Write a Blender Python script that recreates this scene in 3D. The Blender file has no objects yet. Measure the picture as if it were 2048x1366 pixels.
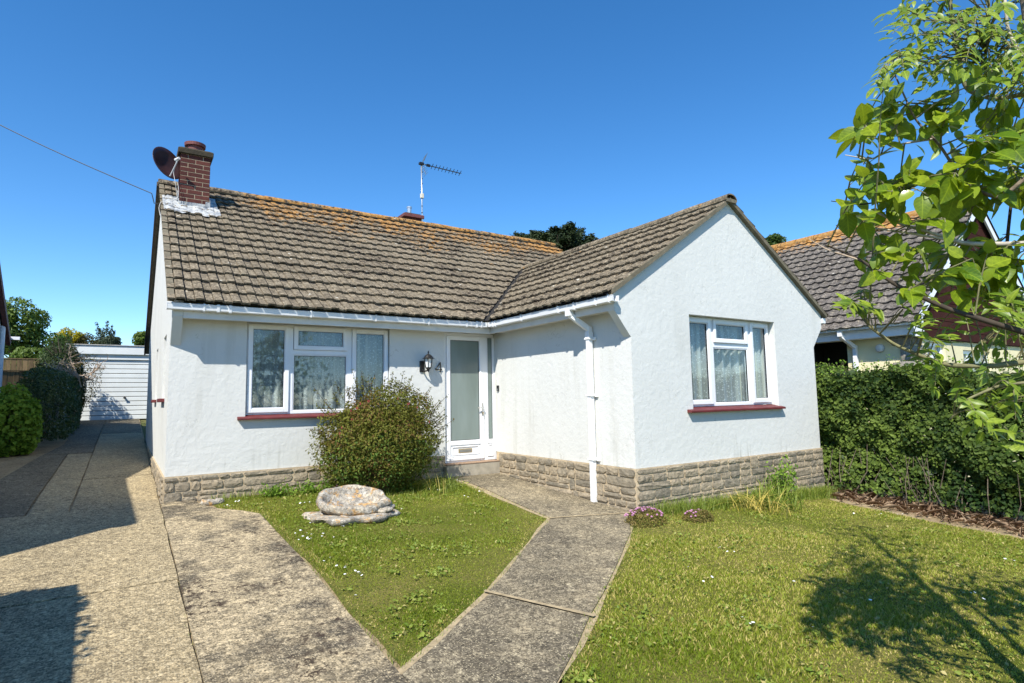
import bpy, bmesh, math, random
import numpy as np
from mathutils import Vector, Matrix

# ------------------------------------------------------------------ camera, sky, sun, exposure
SC = bpy.context.scene
COL = SC.collection
CAM = np.array([-0.4197, -8.017, 0.851])
YAW, PITCH, ROLL, FPX = 0.5841, 0.0953, -0.0183, 1169.48

def cam_axes():
    cy, sy = math.cos(YAW), math.sin(YAW)
    f = np.array([sy*math.cos(PITCH), cy*math.cos(PITCH), math.sin(PITCH)])
    r = np.array([cy, -sy, 0.0]); u = np.cross(r, f)
    c, s = math.cos(ROLL), math.sin(ROLL)
    return c*r+s*u, -s*r+c*u, f
CR, CU, CF = cam_axes()
cam_d = bpy.data.cameras.new('camera'); cam_o = bpy.data.objects.new('camera', cam_d); COL.objects.link(cam_o)
cam_d.sensor_fit = 'HORIZONTAL'; cam_d.sensor_width = 36.0; cam_d.lens = FPX/2048*36
cam_d.clip_start = 0.05; cam_d.clip_end = 2000
cam_o.matrix_world = Matrix(((CR[0], CU[0], -CF[0], CAM[0]), (CR[1], CU[1], -CF[1], CAM[1]), (CR[2], CU[2], -CF[2], CAM[2]), (0, 0, 0, 1)))
SC.camera = cam_o

SUN_DIR = np.array([1.28, 1.0, -1.83]); SUN_DIR = SUN_DIR/np.linalg.norm(SUN_DIR)   # the way the light travels
SUN_EL = math.asin(-SUN_DIR[2]); SUN_ROT = math.atan2(-SUN_DIR[0], -SUN_DIR[1])
world = bpy.data.worlds.new('World'); SC.world = world; world.use_nodes = True
wn = world.node_tree; wn.nodes.clear()
w_out = wn.nodes.new('ShaderNodeOutputWorld'); w_bg = wn.nodes.new('ShaderNodeBackground'); w_sky = wn.nodes.new('ShaderNodeTexSky')
w_sky.sky_type = 'NISHITA'; w_sky.sun_disc = False
w_sky.sun_elevation = SUN_EL; w_sky.sun_rotation = SUN_ROT
w_sky.altitude = 0; w_sky.air_density = 0.8; w_sky.dust_density = 0.0; w_sky.ozone_density = 2.2
w_bg.inputs['Strength'].default_value = 0.15
w_hs = wn.nodes.new('ShaderNodeHueSaturation'); w_hs.inputs['Saturation'].default_value = 1.30   # the camera's vivid colour
wn.links.new(w_sky.outputs[0], w_hs.inputs['Color']); wn.links.new(w_hs.outputs[0], w_bg.inputs[0]); wn.links.new(w_bg.outputs[0], w_out.inputs[0])
sun_d = bpy.data.lights.new('sun', 'SUN'); sun_o = bpy.data.objects.new('sun', sun_d); COL.objects.link(sun_o)
sun_d.energy = 4.8; sun_d.angle = math.radians(0.53); sun_d.color = (1.0, 0.95, 0.86)
sun_o.rotation_euler = Vector((-SUN_DIR[0], -SUN_DIR[1], -SUN_DIR[2])).to_track_quat('Z', 'Y').to_euler()
sun_o.location = (-8, -8, 12)
vs = SC.view_settings
vs.view_transform = 'Standard'; vs.look = 'None'; vs.gamma = 1.0; vs.exposure = 0.62; vs.use_curve_mapping = False
SC.cycles.max_bounces = 8; SC.cycles.transparent_max_bounces = 12

# ------------------------------------------------------------------ helpers
RNG = np.random.default_rng(7); random.seed(7)

def at(u, v, depth):                       # a point of the place, from its place in the photograph and its distance
    return CAM + depth*(CF + (u-1024)/FPX*CR + (683-v)/FPX*CU)

def gz(x, y):                              # ground height: rises gently to the back, falls to the right
    x = np.asarray(x, float); y = np.asarray(y, float)
    yy = np.clip(y, -14, 25); s = np.where(yy < 0, .06, .05)
    xx = np.clip(x, -20, 14); sp = .8*np.log1p(np.exp((xx-4.6)/.8))
    return -.31+s*yy-.05*sp

WLOC = {}
def link(o, parent=None, loc=None):
    COL.objects.link(o)
    if parent is not None: o.parent = parent
    return o

def thing(name, label, cat, loc=(0, 0, 0), group=None, kind=None):
    o = bpy.data.objects.new(name, None); o.location = loc; o.empty_display_size = .1
    link(o); WLOC[o.name] = np.array(loc, float)
    if label: o['label'] = label
    if cat: o['category'] = cat
    if group: o['group'] = group
    if kind: o['kind'] = kind
    return o

def tag(o, label=None, cat=None, group=None, kind=None):
    if label: o['label'] = label
    if cat: o['category'] = cat
    if group: o['group'] = group
    if kind: o['kind'] = kind
    return o

class MB:
    def __init__(self): self.v = []; self.f = []
    def add(self, v, f):
        n = len(self.v); self.v.extend([tuple(map(float, p)) for p in v]); self.f.extend([tuple(i+n for i in q) for q in f]); return self
    def box(self, x0, x1, y0, y1, z0, z1):
        return self.add([(x0,y0,z0),(x1,y0,z0),(x1,y1,z0),(x0,y1,z0),(x0,y0,z1),(x1,y0,z1),(x1,y1,z1),(x0,y1,z1)],
                        [(0,3,2,1),(4,5,6,7),(0,1,5,4),(1,2,6,5),(2,3,7,6),(3,0,4,7)])
    def obox(self, c, a, b, d):            # centre and three half-axis vectors
        c = np.array(c, float); a = np.array(a, float); b = np.array(b, float); d = np.array(d, float)
        P = [c+i*a+j*b+k*d for k in (-1, 1) for (i, j) in ((-1,-1),(1,-1),(1,1),(-1,1))]
        return self.add(P, [(0,3,2,1),(4,5,6,7),(0,1,5,4),(1,2,6,5),(2,3,7,6),(3,0,4,7)])
    def bar(self, p, q, w, h, up=(0, 0, 1)):
        p = np.array(p, float); q = np.array(q, float); d = q-p; l = np.linalg.norm(d); d = d/l
        s = np.cross(d, up); s = s/np.linalg.norm(s); t = np.cross(s, d)
        return self.obox((p+q)/2, d*l/2, s*w/2, t*h/2)
    def prism(self, poly, axis, a0, a1):   # polygon in the two other axes, extruded along axis
        def P(p, a):
            return (a, p[0], p[1]) if axis == 0 else (p[0], a, p[1]) if axis == 1 else (p[0], p[1], a)
        n = len(poly); V = [P(p, a0) for p in poly]+[P(p, a1) for p in poly]
        return self.add(V, [tuple(range(n))[::-1], tuple(range(n, 2*n))]+[(i, (i+1) % n, n+(i+1) % n, n+i) for i in range(n)])
    def tube(self, pts, rad, n=8, cap=True):
        pts = np.array(pts, float); m = len(pts); rad = np.broadcast_to(np.array(rad, float), (m,))
        T = np.gradient(pts, axis=0); T /= np.linalg.norm(T, axis=1)[:, None]+1e-12
        ref = np.array([0, 0, 1.]) if abs(T[0][2]) < .9 else np.array([1., 0, 0])
        V = []; s = None
        for i in range(m):
            s = np.cross(T[i], ref) if s is None else s-T[i]*(s@T[i])
            s = s/(np.linalg.norm(s)+1e-12); t = np.cross(T[i], s)
            for k in range(n):
                a = 2*math.pi*k/n; V.append(pts[i]+rad[i]*(math.cos(a)*s+math.sin(a)*t))
        F = [(i*n+k, i*n+(k+1) % n, (i+1)*n+(k+1) % n, (i+1)*n+k) for i in range(m-1) for k in range(n)]
        if cap: F += [tuple(range(n))[::-1], tuple((m-1)*n+k for k in range(n))]
        return self.add(V, F)
    def lathe(self, prof, c, n=16, a0=0.0):      # (r, z) profile round the vertical through c
        V = []; m = len(prof)
        for r, z in prof:
            for k in range(n):
                a = a0+2*math.pi*k/n; V.append((c[0]+r*math.cos(a), c[1]+r*math.sin(a), c[2]+z))
        F = [(i*n+k, i*n+(k+1) % n, (i+1)*n+(k+1) % n, (i+1)*n+k) for i in range(m-1) for k in range(n)]
        F += [tuple(range(n))[::-1], tuple((m-1)*n+k for k in range(n))]
        return self.add(V, F)
    def mesh(self, name, origin=(0, 0, 0), bevel=0, segs=1, recalc=True):
        me = bpy.data.meshes.new(name)
        me.from_pydata([(p[0]-origin[0], p[1]-origin[1], p[2]-origin[2]) for p in self.v], [], self.f)
        if recalc or bevel:
            bm = bmesh.new(); bm.from_mesh(me)
            if recalc: bmesh.ops.recalc_face_normals(bm, faces=bm.faces)
            if bevel: bmesh.ops.bevel(bm, geom=list(bm.edges), offset=bevel, segments=segs, affect='EDGES', profile=.6, clamp_overlap=True)
            bm.to_mesh(me); bm.free()
        return me
    def build(self, name, mat, parent=None, smooth=False, bevel=0, segs=1, recalc=True, loc=None):
        org = WLOC[parent.name] if parent is not None else (np.array(loc, float) if loc is not None else np.zeros(3))
        me = self.mesh(name, org, bevel, segs, recalc)
        return mesh_obj(name, me, mat, parent, smooth, loc)

def mesh_obj(name, me, mat, parent=None, smooth=False, loc=None):
    if mat is not None and not me.materials: me.materials.append(mat)
    if smooth: me.polygons.foreach_set('use_smooth', [True]*len(me.polygons))
    o = bpy.data.objects.new(name, me); link(o, parent)
    if parent is not None: WLOC[o.name] = WLOC[parent.name]
    else:
        if loc is not None: o.location = loc
        WLOC[o.name] = np.array(loc if loc is not None else (0, 0, 0), float)
    return o

def inst(name, me, parent, M):             # an object sharing mesh data, placed by a world matrix
    o = bpy.data.objects.new(name, me); link(o, parent)
    w = WLOC[parent.name]; WLOC[o.name] = w
    o.matrix_basis = Matrix.Translation((-w[0], -w[1], -w[2])) @ M
    return o

def mat4(c, a, b, d):
    return Matrix(((a[0], b[0], d[0], c[0]), (a[1], b[1], d[1], c[1]), (a[2], b[2], d[2], c[2]), (0, 0, 0, 1)))

def np_mesh(name, V, F, mat, parent=None, tint=None, smooth=False, loc=None):
    """many equal-sized faces at once; F is (n, k)"""
    V = np.asarray(V, np.float32); F = np.asarray(F, np.int32)
    org = WLOC[parent.name] if parent is not None else np.zeros(3)
    V = (V-org).astype(np.float32)
    me = bpy.data.meshes.new(name); n, k = F.shape
    me.vertices.add(len(V)); me.vertices.foreach_set('co', V.ravel())
    me.loops.add(n*k); me.loops.foreach_set('vertex_index', F.ravel())
    me.polygons.add(n); me.polygons.foreach_set('loop_start', np.arange(0, n*k, k, dtype=np.int32))
    me.polygons.foreach_set('loop_total', np.full(n, k, np.int32))
    if tint is not None:
        a = me.attributes.new('tint', 'FLOAT', 'FACE'); a.data.foreach_set('value', np.asarray(tint, np.float32))
    me.update(calc_edges=True)
    return mesh_obj(name, me, mat, parent, smooth)

# ------------------------------------------------------------------ materials
def nd(nt, typ, ins=None, **kw):
    n = nt.nodes.new(typ)
    for k, v in kw.items(): setattr(n, k, v)
    for k, v in (ins or {}).items():
        s = n.inputs[k]
        if hasattr(v, 'links') or isinstance(v, bpy.types.NodeSocket): nt.links.new(v, s)
        else: s.default_value = v
    return n
def rgba(c): return (c[0], c[1], c[2], 1.0)
def mixc(nt, fac, a, b, blend='MIX'):
    n = nt.nodes.new('ShaderNodeMix'); n.data_type = 'RGBA'; n.blend_type = blend
    for s, v in ((n.inputs[0], fac), (n.inputs[6], a), (n.inputs[7], b)):
        if isinstance(v, bpy.types.NodeSocket): nt.links.new(v, s)
        else: s.default_value = v if not isinstance(v, tuple) else rgba(v)
    return n.outputs[2]
def mrange(nt, val, a, b, c=0.0, d=1.0):
    n = nd(nt, 'ShaderNodeMapRange', {'Value': val, 'From Min': a, 'From Max': b, 'To Min': c, 'To Max': d}); n.clamp = True; return n.outputs[0]
def math_(nt, op, a, b=0.0):
    n = nt.nodes.new('ShaderNodeMath'); n.operation = op
    for s, v in ((n.inputs[0], a), (n.inputs[1], b)):
        if isinstance(v, bpy.types.NodeSocket): nt.links.new(v, s)
        else: s.default_value = v
    return n.outputs[0]
def pos(nt): return nt.nodes.new('ShaderNodeNewGeometry').outputs['Position']
def scaled(nt, vec, sc, rot=(0, 0, 0)):
    return nd(nt, 'ShaderNodeMapping', {'Vector': vec, 'Scale': sc, 'Rotation': rot}).outputs[0]
def noise(nt, vec, scale, detail=3.0, rough=.55):
    return nd(nt, 'ShaderNodeTexNoise', {'Vector': vec, 'Scale': scale, 'Detail': detail, 'Roughness': rough}).outputs['Fac']
def voro(nt, vec, scale, out='Distance', feature='F1', rand=1.0):
    return nd(nt, 'ShaderNodeTexVoronoi', {'Vector': vec, 'Scale': scale, 'Randomness': rand}, feature=feature).outputs[out]
def grain(nt, c, p, scale, lo, hi):      # every little stone a shade of its own
    k = nd(nt, 'ShaderNodeSeparateColor', {0: nd(nt, 'ShaderNodeTexVoronoi', {'Vector': p, 'Scale': scale}, feature='F1').outputs['Color']}).outputs[0]
    f = mrange(nt, k, 0.0, 1.0, lo, hi)
    return mixc(nt, 1.0, c, nd(nt, 'ShaderNodeCombineColor', {0: f, 1: f, 2: f}).outputs[0], 'MULTIPLY')
def bump(nt, h, strength, dist):
    return nd(nt, 'ShaderNodeBump', {'Height': h, 'Strength': strength, 'Distance': dist}).outputs[0]
def newmat(name, color=(.5, .5, .5), rough=.6, metal=0.0, spec=.5):
    m = bpy.data.materials.new(name); m.use_nodes = True; nt = m.node_tree
    b = nt.nodes['Principled BSDF']
    b.inputs['Base Color'].default_value = rgba(color); b.inputs['Roughness'].default_value = rough
    b.inputs['Metallic'].default_value = metal; b.inputs['Specular IOR Level'].default_value = spec
    return m, nt, b
def setc(nt, b, col, rough=None, normal=None):
    nt.links.new(col, b.inputs['Base Color'])
    if rough is not None: nt.links.new(rough, b.inputs['Roughness'])
    if normal is not None: nt.links.new(normal, b.inputs['Normal'])
M = {}

def simple(name, color, rough=.5, metal=0.0, vary=.12, scale=6.0, bscale=0, bstr=.2, bdist=.002, spec=.5):
    m, nt, b = newmat(name, color, rough, metal, spec); p = pos(nt)
    n = noise(nt, p, scale, 4)
    c = mixc(nt, mrange(nt, n, .3, .7), tuple(x*(1-vary) for x in color), tuple(min(1, x*(1+vary)) for x in color))
    nrm = bump(nt, noise(nt, p, bscale, 3), bstr, bdist) if bscale else None
    setc(nt, b, c, None, nrm); M[name] = m; return m

def render_mat(name, base, stain=(.42, .42, .38), stains=True):
    m, nt, b = newmat(name, base, .85, 0, .25); p = pos(nt)
    big = noise(nt, p, .9, 4, .6); med = noise(nt, p, 5.5, 5, .6)
    c = mixc(nt, mrange(nt, big, .35, .7), base, tuple(x*.94 for x in base))
    c = mixc(nt, mrange(nt, med, .5, .8, 0, .3), c, tuple(x*.9 for x in base))
    if stains:   # grime: a splashed band above the plinth in scattered vertical runs
        runs = noise(nt, scaled(nt, p, (9, 9, .9)), 1.0, 4, .6)
        sep = nd(nt, 'ShaderNodeSeparateXYZ', {0: p}); low = mrange(nt, sep.outputs[2], .38, 0.0)
        k = math_(nt, 'MULTIPLY', mrange(nt, runs, .54, .66), math_(nt, 'MULTIPLY', low, mrange(nt, noise(nt, p, 1.3, 2), .50, .62, 0, .75)))
        c = mixc(nt, k, c, stain)
        rain = math_(nt, 'MULTIPLY', mrange(nt, noise(nt, scaled(nt, p, (5, 5, .35)), 1.0, 5, .65), .53, .68), mrange(nt, noise(nt, p, .7, 3), .45, .62, 0, .32))
        c = mixc(nt, rain, c, (.40, .39, .33))
        cr = nd(nt, 'ShaderNodeTexVoronoi', {'Vector': scaled(nt, nd(nt, 'ShaderNodeVectorMath', {0: p, 1: nd(nt, 'ShaderNodeTexNoise', {'Vector': p, 'Scale': 3.0, 'Detail': 4.0}).outputs['Color']}, operation='ADD').outputs[0], (1.6, 1.6, .55)), 'Scale': .9}, feature='DISTANCE_TO_EDGE').outputs['Distance']
        k2 = math_(nt, 'MULTIPLY', mrange(nt, cr, .006, .001), math_(nt, 'MULTIPLY', mrange(nt, noise(nt, p, 1.7, 2), .50, .58), .55))
        c = mixc(nt, k2, c, (.40, .40, .36))
    h1 = noise(nt, p, 14, 5, .62); h2 = noise(nt, p, 55, 3, .5)
    lump = nd(nt, 'ShaderNodeTexNoise', {'Vector': p, 'Scale': 15.0, 'Detail': 4.0, 'Distortion': .5}).outputs['Fac']
    h = math_(nt, 'ADD', math_(nt, 'MULTIPLY', lump, .8), math_(nt, 'ADD', math_(nt, 'MULTIPLY', h1, .8), math_(nt, 'MULTIPLY', h2, .2)))
    setc(nt, b, c, None, bump(nt, h, .42, .012)); M[name] = m
render_mat('render_white', (.66, .665, .635))
render_mat('render_corbel', (.66, .68, .66), stains=False)
render_mat('render_yellow', (.78, .70, .44), (.5, .45, .3))
render_mat('render_left', (.72, .76, .78))

def stone_mat(name, c1, c2, c3):
    m, nt, b = newmat(name, c1, .9, 0, .2); p = pos(nt)
    r = nd(nt, 'ShaderNodeObjectInfo').outputs['Random']
    c = mixc(nt, r, c1, c2)
    c = mixc(nt, mrange(nt, noise(nt, p, 7, 5, .65), .5, .72), c, c3)
    c = mixc(nt, mrange(nt, noise(nt, p, 28, 4, .6), .48, .62, 0, .55), c, tuple(x*.55 for x in c1))
    c = mixc(nt, mrange(nt, noise(nt, p, 3, 4, .6), .6, .75, 0, .6), c, (.36, .31, .22))
    h = math_(nt, 'ADD', noise(nt, p, 16, 5, .65), math_(nt, 'MULTIPLY', noise(nt, p, 70, 3), .3))
    setc(nt, b, c, None, bump(nt, h, .9, .02)); M[name] = m
stone_mat('plinth_stone', (.200, .178, .138), (.40, .325, .225), (.47, .395, .285))
stone_mat('quoin_stone', (.25, .23, .20), (.36, .33, .28), (.42, .38, .32))
simple('mortar', (.47, .38, .255), .95, vary=.25, scale=12, bscale=60, bstr=.6, bdist=.006, spec=.15)
simple('pale_mortar', (.33, .27, .19), .95, vary=.2, scale=14, bscale=60, bstr=.5, bdist=.004, spec=.15)

def tile_mat(name, z_orange, amount, base1, base2, xfade=None, moss=.85):
    m, nt, b = newmat(name, base1, .92, 0, .2); p = pos(nt)
    r = nd(nt, 'ShaderNodeObjectInfo').outputs['Random']
    cell = nd(nt, 'ShaderNodeSeparateColor', {0: nd(nt, 'ShaderNodeTexVoronoi', {'Vector': p, 'Scale': 4.6}, feature='F1').outputs['Color']}).outputs[0]
    c = mixc(nt, math_(nt, 'ADD', math_(nt, 'MULTIPLY', r, .5), math_(nt, 'MULTIPLY', cell, .5)), base1, base2)
    c = mixc(nt, mrange(nt, noise(nt, p, 1.6, 4, .6), .35, .68, 0, .5), c, tuple(x*1.3 for x in base2))
    c = mixc(nt, mrange(nt, noise(nt, p, 34, 5, .75), .44, .60, 0, .75), c, tuple(x*.45 for x in base1))
    c = mixc(nt, mrange(nt, noise(nt, p, 15, 5, .75), .55, .66, 0, .75), c, (.33, .285, .20))
    c = grain(nt, grain(nt, c, p, 70, .62, 1.38), p, 24, .74, 1.26)
    sep = nd(nt, 'ShaderNodeSeparateXYZ', {0: p})
    zf = mrange(nt, sep.outputs[2], z_orange[0], z_orange[1])
    # orange lichen towards the ridge, pale crusts, dark moss blotches
    on = math_(nt, 'ADD', math_(nt, 'ADD', math_(nt, 'MULTIPLY', noise(nt, p, 9.5, 5, .75), .60), math_(nt, 'MULTIPLY', noise(nt, p, 1.6, 4), .40)), math_(nt, 'MULTIPLY', zf, amount))
    if xfade: on = math_(nt, 'SUBTRACT', on, mrange(nt, sep.outputs[0], xfade[1], xfade[0], 0, .35))
    of = mrange(nt, on, .69, .75)
    oc = mixc(nt, mrange(nt, noise(nt, p, 21, 4), .35, .65), (.36, .155, .022), (.46, .27, .10))
    c = mixc(nt, math_(nt, 'MULTIPLY', of, .88), c, oc)
    dk = math_(nt, 'MULTIPLY', mrange(nt, noise(nt, p, 12.5, 4, .65), .525, .555), mrange(nt, math_(nt, 'ADD', noise(nt, p, .75, 3), math_(nt, 'MULTIPLY', zf, .20)), .52, .60))
    c = mixc(nt, math_(nt, 'MULTIPLY', dk, moss), c, (.036, .026, .020))
    wv = nd(nt, 'ShaderNodeTexVoronoi', {'Vector': p, 'Scale': 5.5}, feature='F1')
    ws = math_(nt, 'MULTIPLY', mrange(nt, math_(nt, 'ADD', wv.outputs['Distance'], math_(nt, 'MULTIPLY', noise(nt, p, 40, 2), .30)), .30, .24), mrange(nt, nd(nt, 'ShaderNodeSeparateColor', {0: wv.outputs['Color']}).outputs[0], .74, .76))
    c = mixc(nt, math_(nt, 'MULTIPLY', ws, .8), c, (.56, .53, .45))
    h = math_(nt, 'ADD', noise(nt, p, 45, 4, .65), math_(nt, 'MULTIPLY', noise(nt, p, 12, 3), .7))
    setc(nt, b, c, None, bump(nt, h, .5, .007)); M[name] = m
tile_mat('roof_tile', (3.0, 4.75), .275, (.160, .130, .088), (.228, .186, .128), (.3, 1.6))
tile_mat('neighbour_tile', (4.1, 4.75), .34, (.118, .104, .090), (.165, .145, .125), None, .5)
simple('underlay', (.02, .018, .016), .95, vary=.2)
simple('verge_mortar', (.155, .135, .095), .95, vary=.25, scale=14, bscale=50, bstr=.5, bdist=.006, spec=.2)

m, nt, b = newmat('brick', (.2, .05, .04), .85, 0, .25); p = pos(nt)
r = nd(nt, 'ShaderNodeObjectInfo').outputs['Random']
c = mixc(nt, r, (.060, .018, .015), (.110, .034, .026)); c = mixc(nt, mrange(nt, noise(nt, p, 20, 4, .6), .45, .7, 0, .6), c, (.045, .018, .018))
setc(nt, b, c, None, bump(nt, noise(nt, p, 60, 4), .6, .006)); M['brick'] = m

def lead():
    m, nt, b = newmat('lead', (.5, .52, .54), .55, 0, .4); p = pos(nt)
    c = mixc(nt, mrange(nt, noise(nt, p, 7, 5, .65), .42, .6), (.46, .47, .46), (.16, .18, .205))
    c = mixc(nt, mrange(nt, noise(nt, p, 18, 4, .6), .55, .7), c, (.55, .50, .40))
    setc(nt, b, c, None, bump(nt, noise(nt, p, 22, 4), .7, .012)); M['lead'] = m
lead()
simple('upvc', (.80, .81, .83), .32, vary=.04, scale=3)
simple('upvc_beading', (.74, .75, .77), .35, vary=.04, scale=3)
simple('gutter_white', (.80, .81, .82), .35, vary=.05, scale=2.5)
simple('fascia_paint', (.64, .64, .62), .6, vary=.10, scale=3)
simple('soffit_paint', (.62, .60, .55), .7, vary=.1, scale=3)
simple('gasket', (.015, .015, .016), .5)
simple('sill_red', (.125, .020, .020), .6, vary=.25, scale=9, bscale=30, bstr=.4, bdist=.004)
simple('black_iron', (.012, .012, .013), .35, vary=.2)
simple('dish_dark', (.035, .016, .018), .4, vary=.3, scale=5)
simple('grey_plastic', (.45, .46, .47), .5)
simple('cream_plastic', (.62, .58, .47), .5)
simple('cable_white', (.62, .61, .58), .5)
simple('cable_dark', (.03, .035, .04), .5)
simple('metal_pole', (.55, .57, .58), .35, .8)
simple('metal_dull', (.35, .36, .36), .45, .8)
simple('chrome', (.72, .72, .72), .15, 1.0)
simple('gold', (.55, .45, .28), .35, .8)
simple('pot_clay', (.15, .045, .040), .7, vary=.3, scale=14)
simple('cap_concrete', (.042, .034, .020), .95, vary=.35, scale=12, bscale=40, bstr=.7, bdist=.01)
simple('step_concrete', (.36, .32, .25), .9, vary=.18, scale=10, bscale=60, bstr=.5, bdist=.004)
simple('step_edge_paint', (.30, .20, .13), .8, vary=.2, scale=14)
simple('garage_paint', (.72, .75, .74), .6, vary=.06, scale=2.5, bscale=20, bstr=.2, bdist=.003)
simple('plank_brown', (.046, .016, .012), .9, vary=.25, scale=5, spec=.1)
simple('barge_white', (.80, .81, .82), .45, vary=.05)
simple('barge_red', (.10, .032, .024), .7, vary=.2)
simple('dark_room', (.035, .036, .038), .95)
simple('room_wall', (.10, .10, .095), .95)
simple('lamp_glass', (.75, .76, .75), .25, vary=.05)
simple('bark', (.16, .125, .09), .9, vary=.35, scale=25, bscale=40, bstr=.7, bdist=.01)
simple('bark_pale', (.40, .36, .30), .85, vary=.3, scale=30, bscale=50, bstr=.6, bdist=.004)
simple('bark_green', (.17, .16, .075), .8, vary=.3, scale=30)
simple('bark_dark', (.05, .037, .026), .9, vary=.35, scale=30)
simple('dead_twig', (.40, .31, .23), .9, vary=.3, scale=18)
simple('petal_white', (.82, .82, .80), .6)
simple('petal_pink', (.42, .19, .32), .6, vary=.3, scale=30)
simple('flower_red', (.30, .02, .03), .5)
simple('plaster_grey', (.45, .45, .43), .9)
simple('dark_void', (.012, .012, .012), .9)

def fence_mat():
    m, nt, b = newmat('fence_wood', (.2, .15, .08), .9, 0, .2); p = pos(nt)
    r = nd(nt, 'ShaderNodeObjectInfo').outputs['Random']
    c = mixc(nt, r, (.15, .105, .055), (.24, .17, .09))
    c = mixc(nt, mrange(nt, noise(nt, scaled(nt, p, (30, 30, 3)), 1, 4, .6), .45, .7), c, (.08, .06, .035))
    setc(nt, b, c); M['fence_wood'] = m
fence_mat()

def glass_mat():
    m = bpy.data.materials.new('glass'); m.use_nodes = True; nt = m.node_tree; nt.nodes.clear()
    out = nt.nodes.new('ShaderNodeOutputMaterial')
    tr = nd(nt, 'ShaderNodeBsdfTransparent', {'Color': rgba((.90, .94, .94))}); gl = nd(nt, 'ShaderNodeBsdfGlossy', {'Roughness': .02, 'Color': rgba((.95, .97, 1))})
    fr = nd(nt, 'ShaderNodeLayerWeight', {'Blend': .5})
    k = math_(nt, 'MINIMUM', math_(nt, 'ADD', math_(nt, 'MULTIPLY', math_(nt, 'POWER', fr.outputs['Facing'], 5.0), .95), .06), 1.0)
    mx = nd(nt, 'ShaderNodeMixShader', {0: k, 1: tr.outputs[0], 2: gl.outputs[0]}); nt.links.new(mx.outputs[0], out.inputs[0]); M['glass'] = m
glass_mat()
def frosted():
    m, nt, b = newmat('frosted_glass', (.12, .16, .145), .22, 0, .6); p = pos(nt)
    n = noise(nt, scaled(nt, p, (60, 60, 14)), 1, 3)
    c = mixc(nt, mrange(nt, noise(nt, scaled(nt, p, (3, 3, .8)), 1, 3), .35, .7), (.15, .19, .17), (.21, .26, .245))
    setc(nt, b, c, None, bump(nt, n, .25, .003)); M['frosted_glass'] = m
frosted()

def net_mat():
    m = bpy.data.materials.new('net_lace'); m.use_nodes = True; nt = m.node_tree; nt.nodes.clear()
    out = nt.nodes.new('ShaderNodeOutputMaterial')
    uv = nd(nt, 'ShaderNodeAttribute', attribute_name='cloth').outputs['Vector']
    df = nd(nt, 'ShaderNodeBsdfDiffuse', {'Color': rgba((.92, .94, .95))}); tl = nd(nt, 'ShaderNodeBsdfTranslucent', {'Color': rgba((.7, .72, .72))})
    ds = nd(nt, 'ShaderNodeMixShader', {0: .35, 1: df.outputs[0], 2: tl.outputs[0]})
    tr = nd(nt, 'ShaderNodeBsdfTransparent')
    v = nd(nt, 'ShaderNodeTexVoronoi', {'Vector': scaled(nt, uv, (1.0, 1.0, 1), (0, 0, .5)), 'Scale': 30.0}, feature='F1')
    d2 = nd(nt, 'ShaderNodeTexVoronoi', {'Vector': scaled(nt, uv, (1, 1.7, 1), (0, 0, -.6)), 'Scale': 24.0}, feature='F1')
    leafs = mrange(nt, v.outputs['Distance'], .30, .24)
    leafs2 = mrange(nt, d2.outputs['Distance'], .20, .15)
    k = math_(nt, 'MAXIMUM', leafs, leafs2)
    fc = nd(nt, 'ShaderNodeLayerWeight', {'Blend': .5}).outputs['Facing']
    al = math_(nt, 'MINIMUM', math_(nt, 'ADD', math_(nt, 'ADD', math_(nt, 'MULTIPLY', k, .36), .44), math_(nt, 'MULTIPLY', fc, .55)), .97)
    mx = nd(nt, 'ShaderNodeMixShader', {0: al, 1: tr.outputs[0], 2: ds.outputs[0]}); nt.links.new(mx.outputs[0], out.inputs[0]); M['net_lace'] = m
net_mat()
simple('curtain_cream', (.55, .54, .47), .9, vary=.1)

def leaf_mat(name, c1, c2, c3=None, transl=.28, rough=.45, spec=.4, byobj=False):
    m = bpy.data.materials.new(name); m.use_nodes = True; nt = m.node_tree; b = nt.nodes['Principled BSDF']; out = nt.nodes['Material Output']
    t = nd(nt, 'ShaderNodeObjectInfo').outputs['Random'] if byobj else nd(nt, 'ShaderNodeAttribute', attribute_name='tint').outputs['Fac']
    c = mixc(nt, t, c1, c2)
    if c3: c = mixc(nt, mrange(nt, t, .86, .92), c, c3)
    if byobj:    # midrib, side veins and mottling in the leaf's own coordinates
        oc_ = nt.nodes.new('ShaderNodeTexCoord').outputs['Object']; sp_ = nd(nt, 'ShaderNodeSeparateXYZ', {0: oc_}); ay = math_(nt, 'ABSOLUTE', sp_.outputs[1])
        vein = mrange(nt, ay, .022, .008); ph = math_(nt, 'FRACT', math_(nt, 'MULTIPLY', math_(nt, 'SUBTRACT', sp_.outputs[0], math_(nt, 'MULTIPLY', ay, .9)), 7.0)); sv = mrange(nt, math_(nt, 'ABSOLUTE', math_(nt, 'SUBTRACT', ph, .5)), .09, .03)
        c = mixc(nt, mrange(nt, noise(nt, oc_, 5, 3), .40, .62, 0, .45), c, tuple(x*.55 for x in c1))
        c = mixc(nt, math_(nt, 'MULTIPLY', math_(nt, 'MAXIMUM', vein, math_(nt, 'MULTIPLY', sv, .6)), .45), c, tuple(min(1, x*1.7) for x in c2))
    nt.links.new(c, b.inputs['Base Color']); b.inputs['Roughness'].default_value = rough; b.inputs['Specular IOR Level'].default_value = spec
    tl = nt.nodes.new('ShaderNodeBsdfTranslucent'); nt.links.new(mixc(nt, .6, c, tuple(min(1, x*2.0) for x in c2)), tl.inputs[0])
    mx = nd(nt, 'ShaderNodeMixShader', {0: transl, 1: b.outputs[0], 2: tl.outputs[0]}); nt.links.new(mx.outputs[0], out.inputs[0]); M[name] = m
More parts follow.
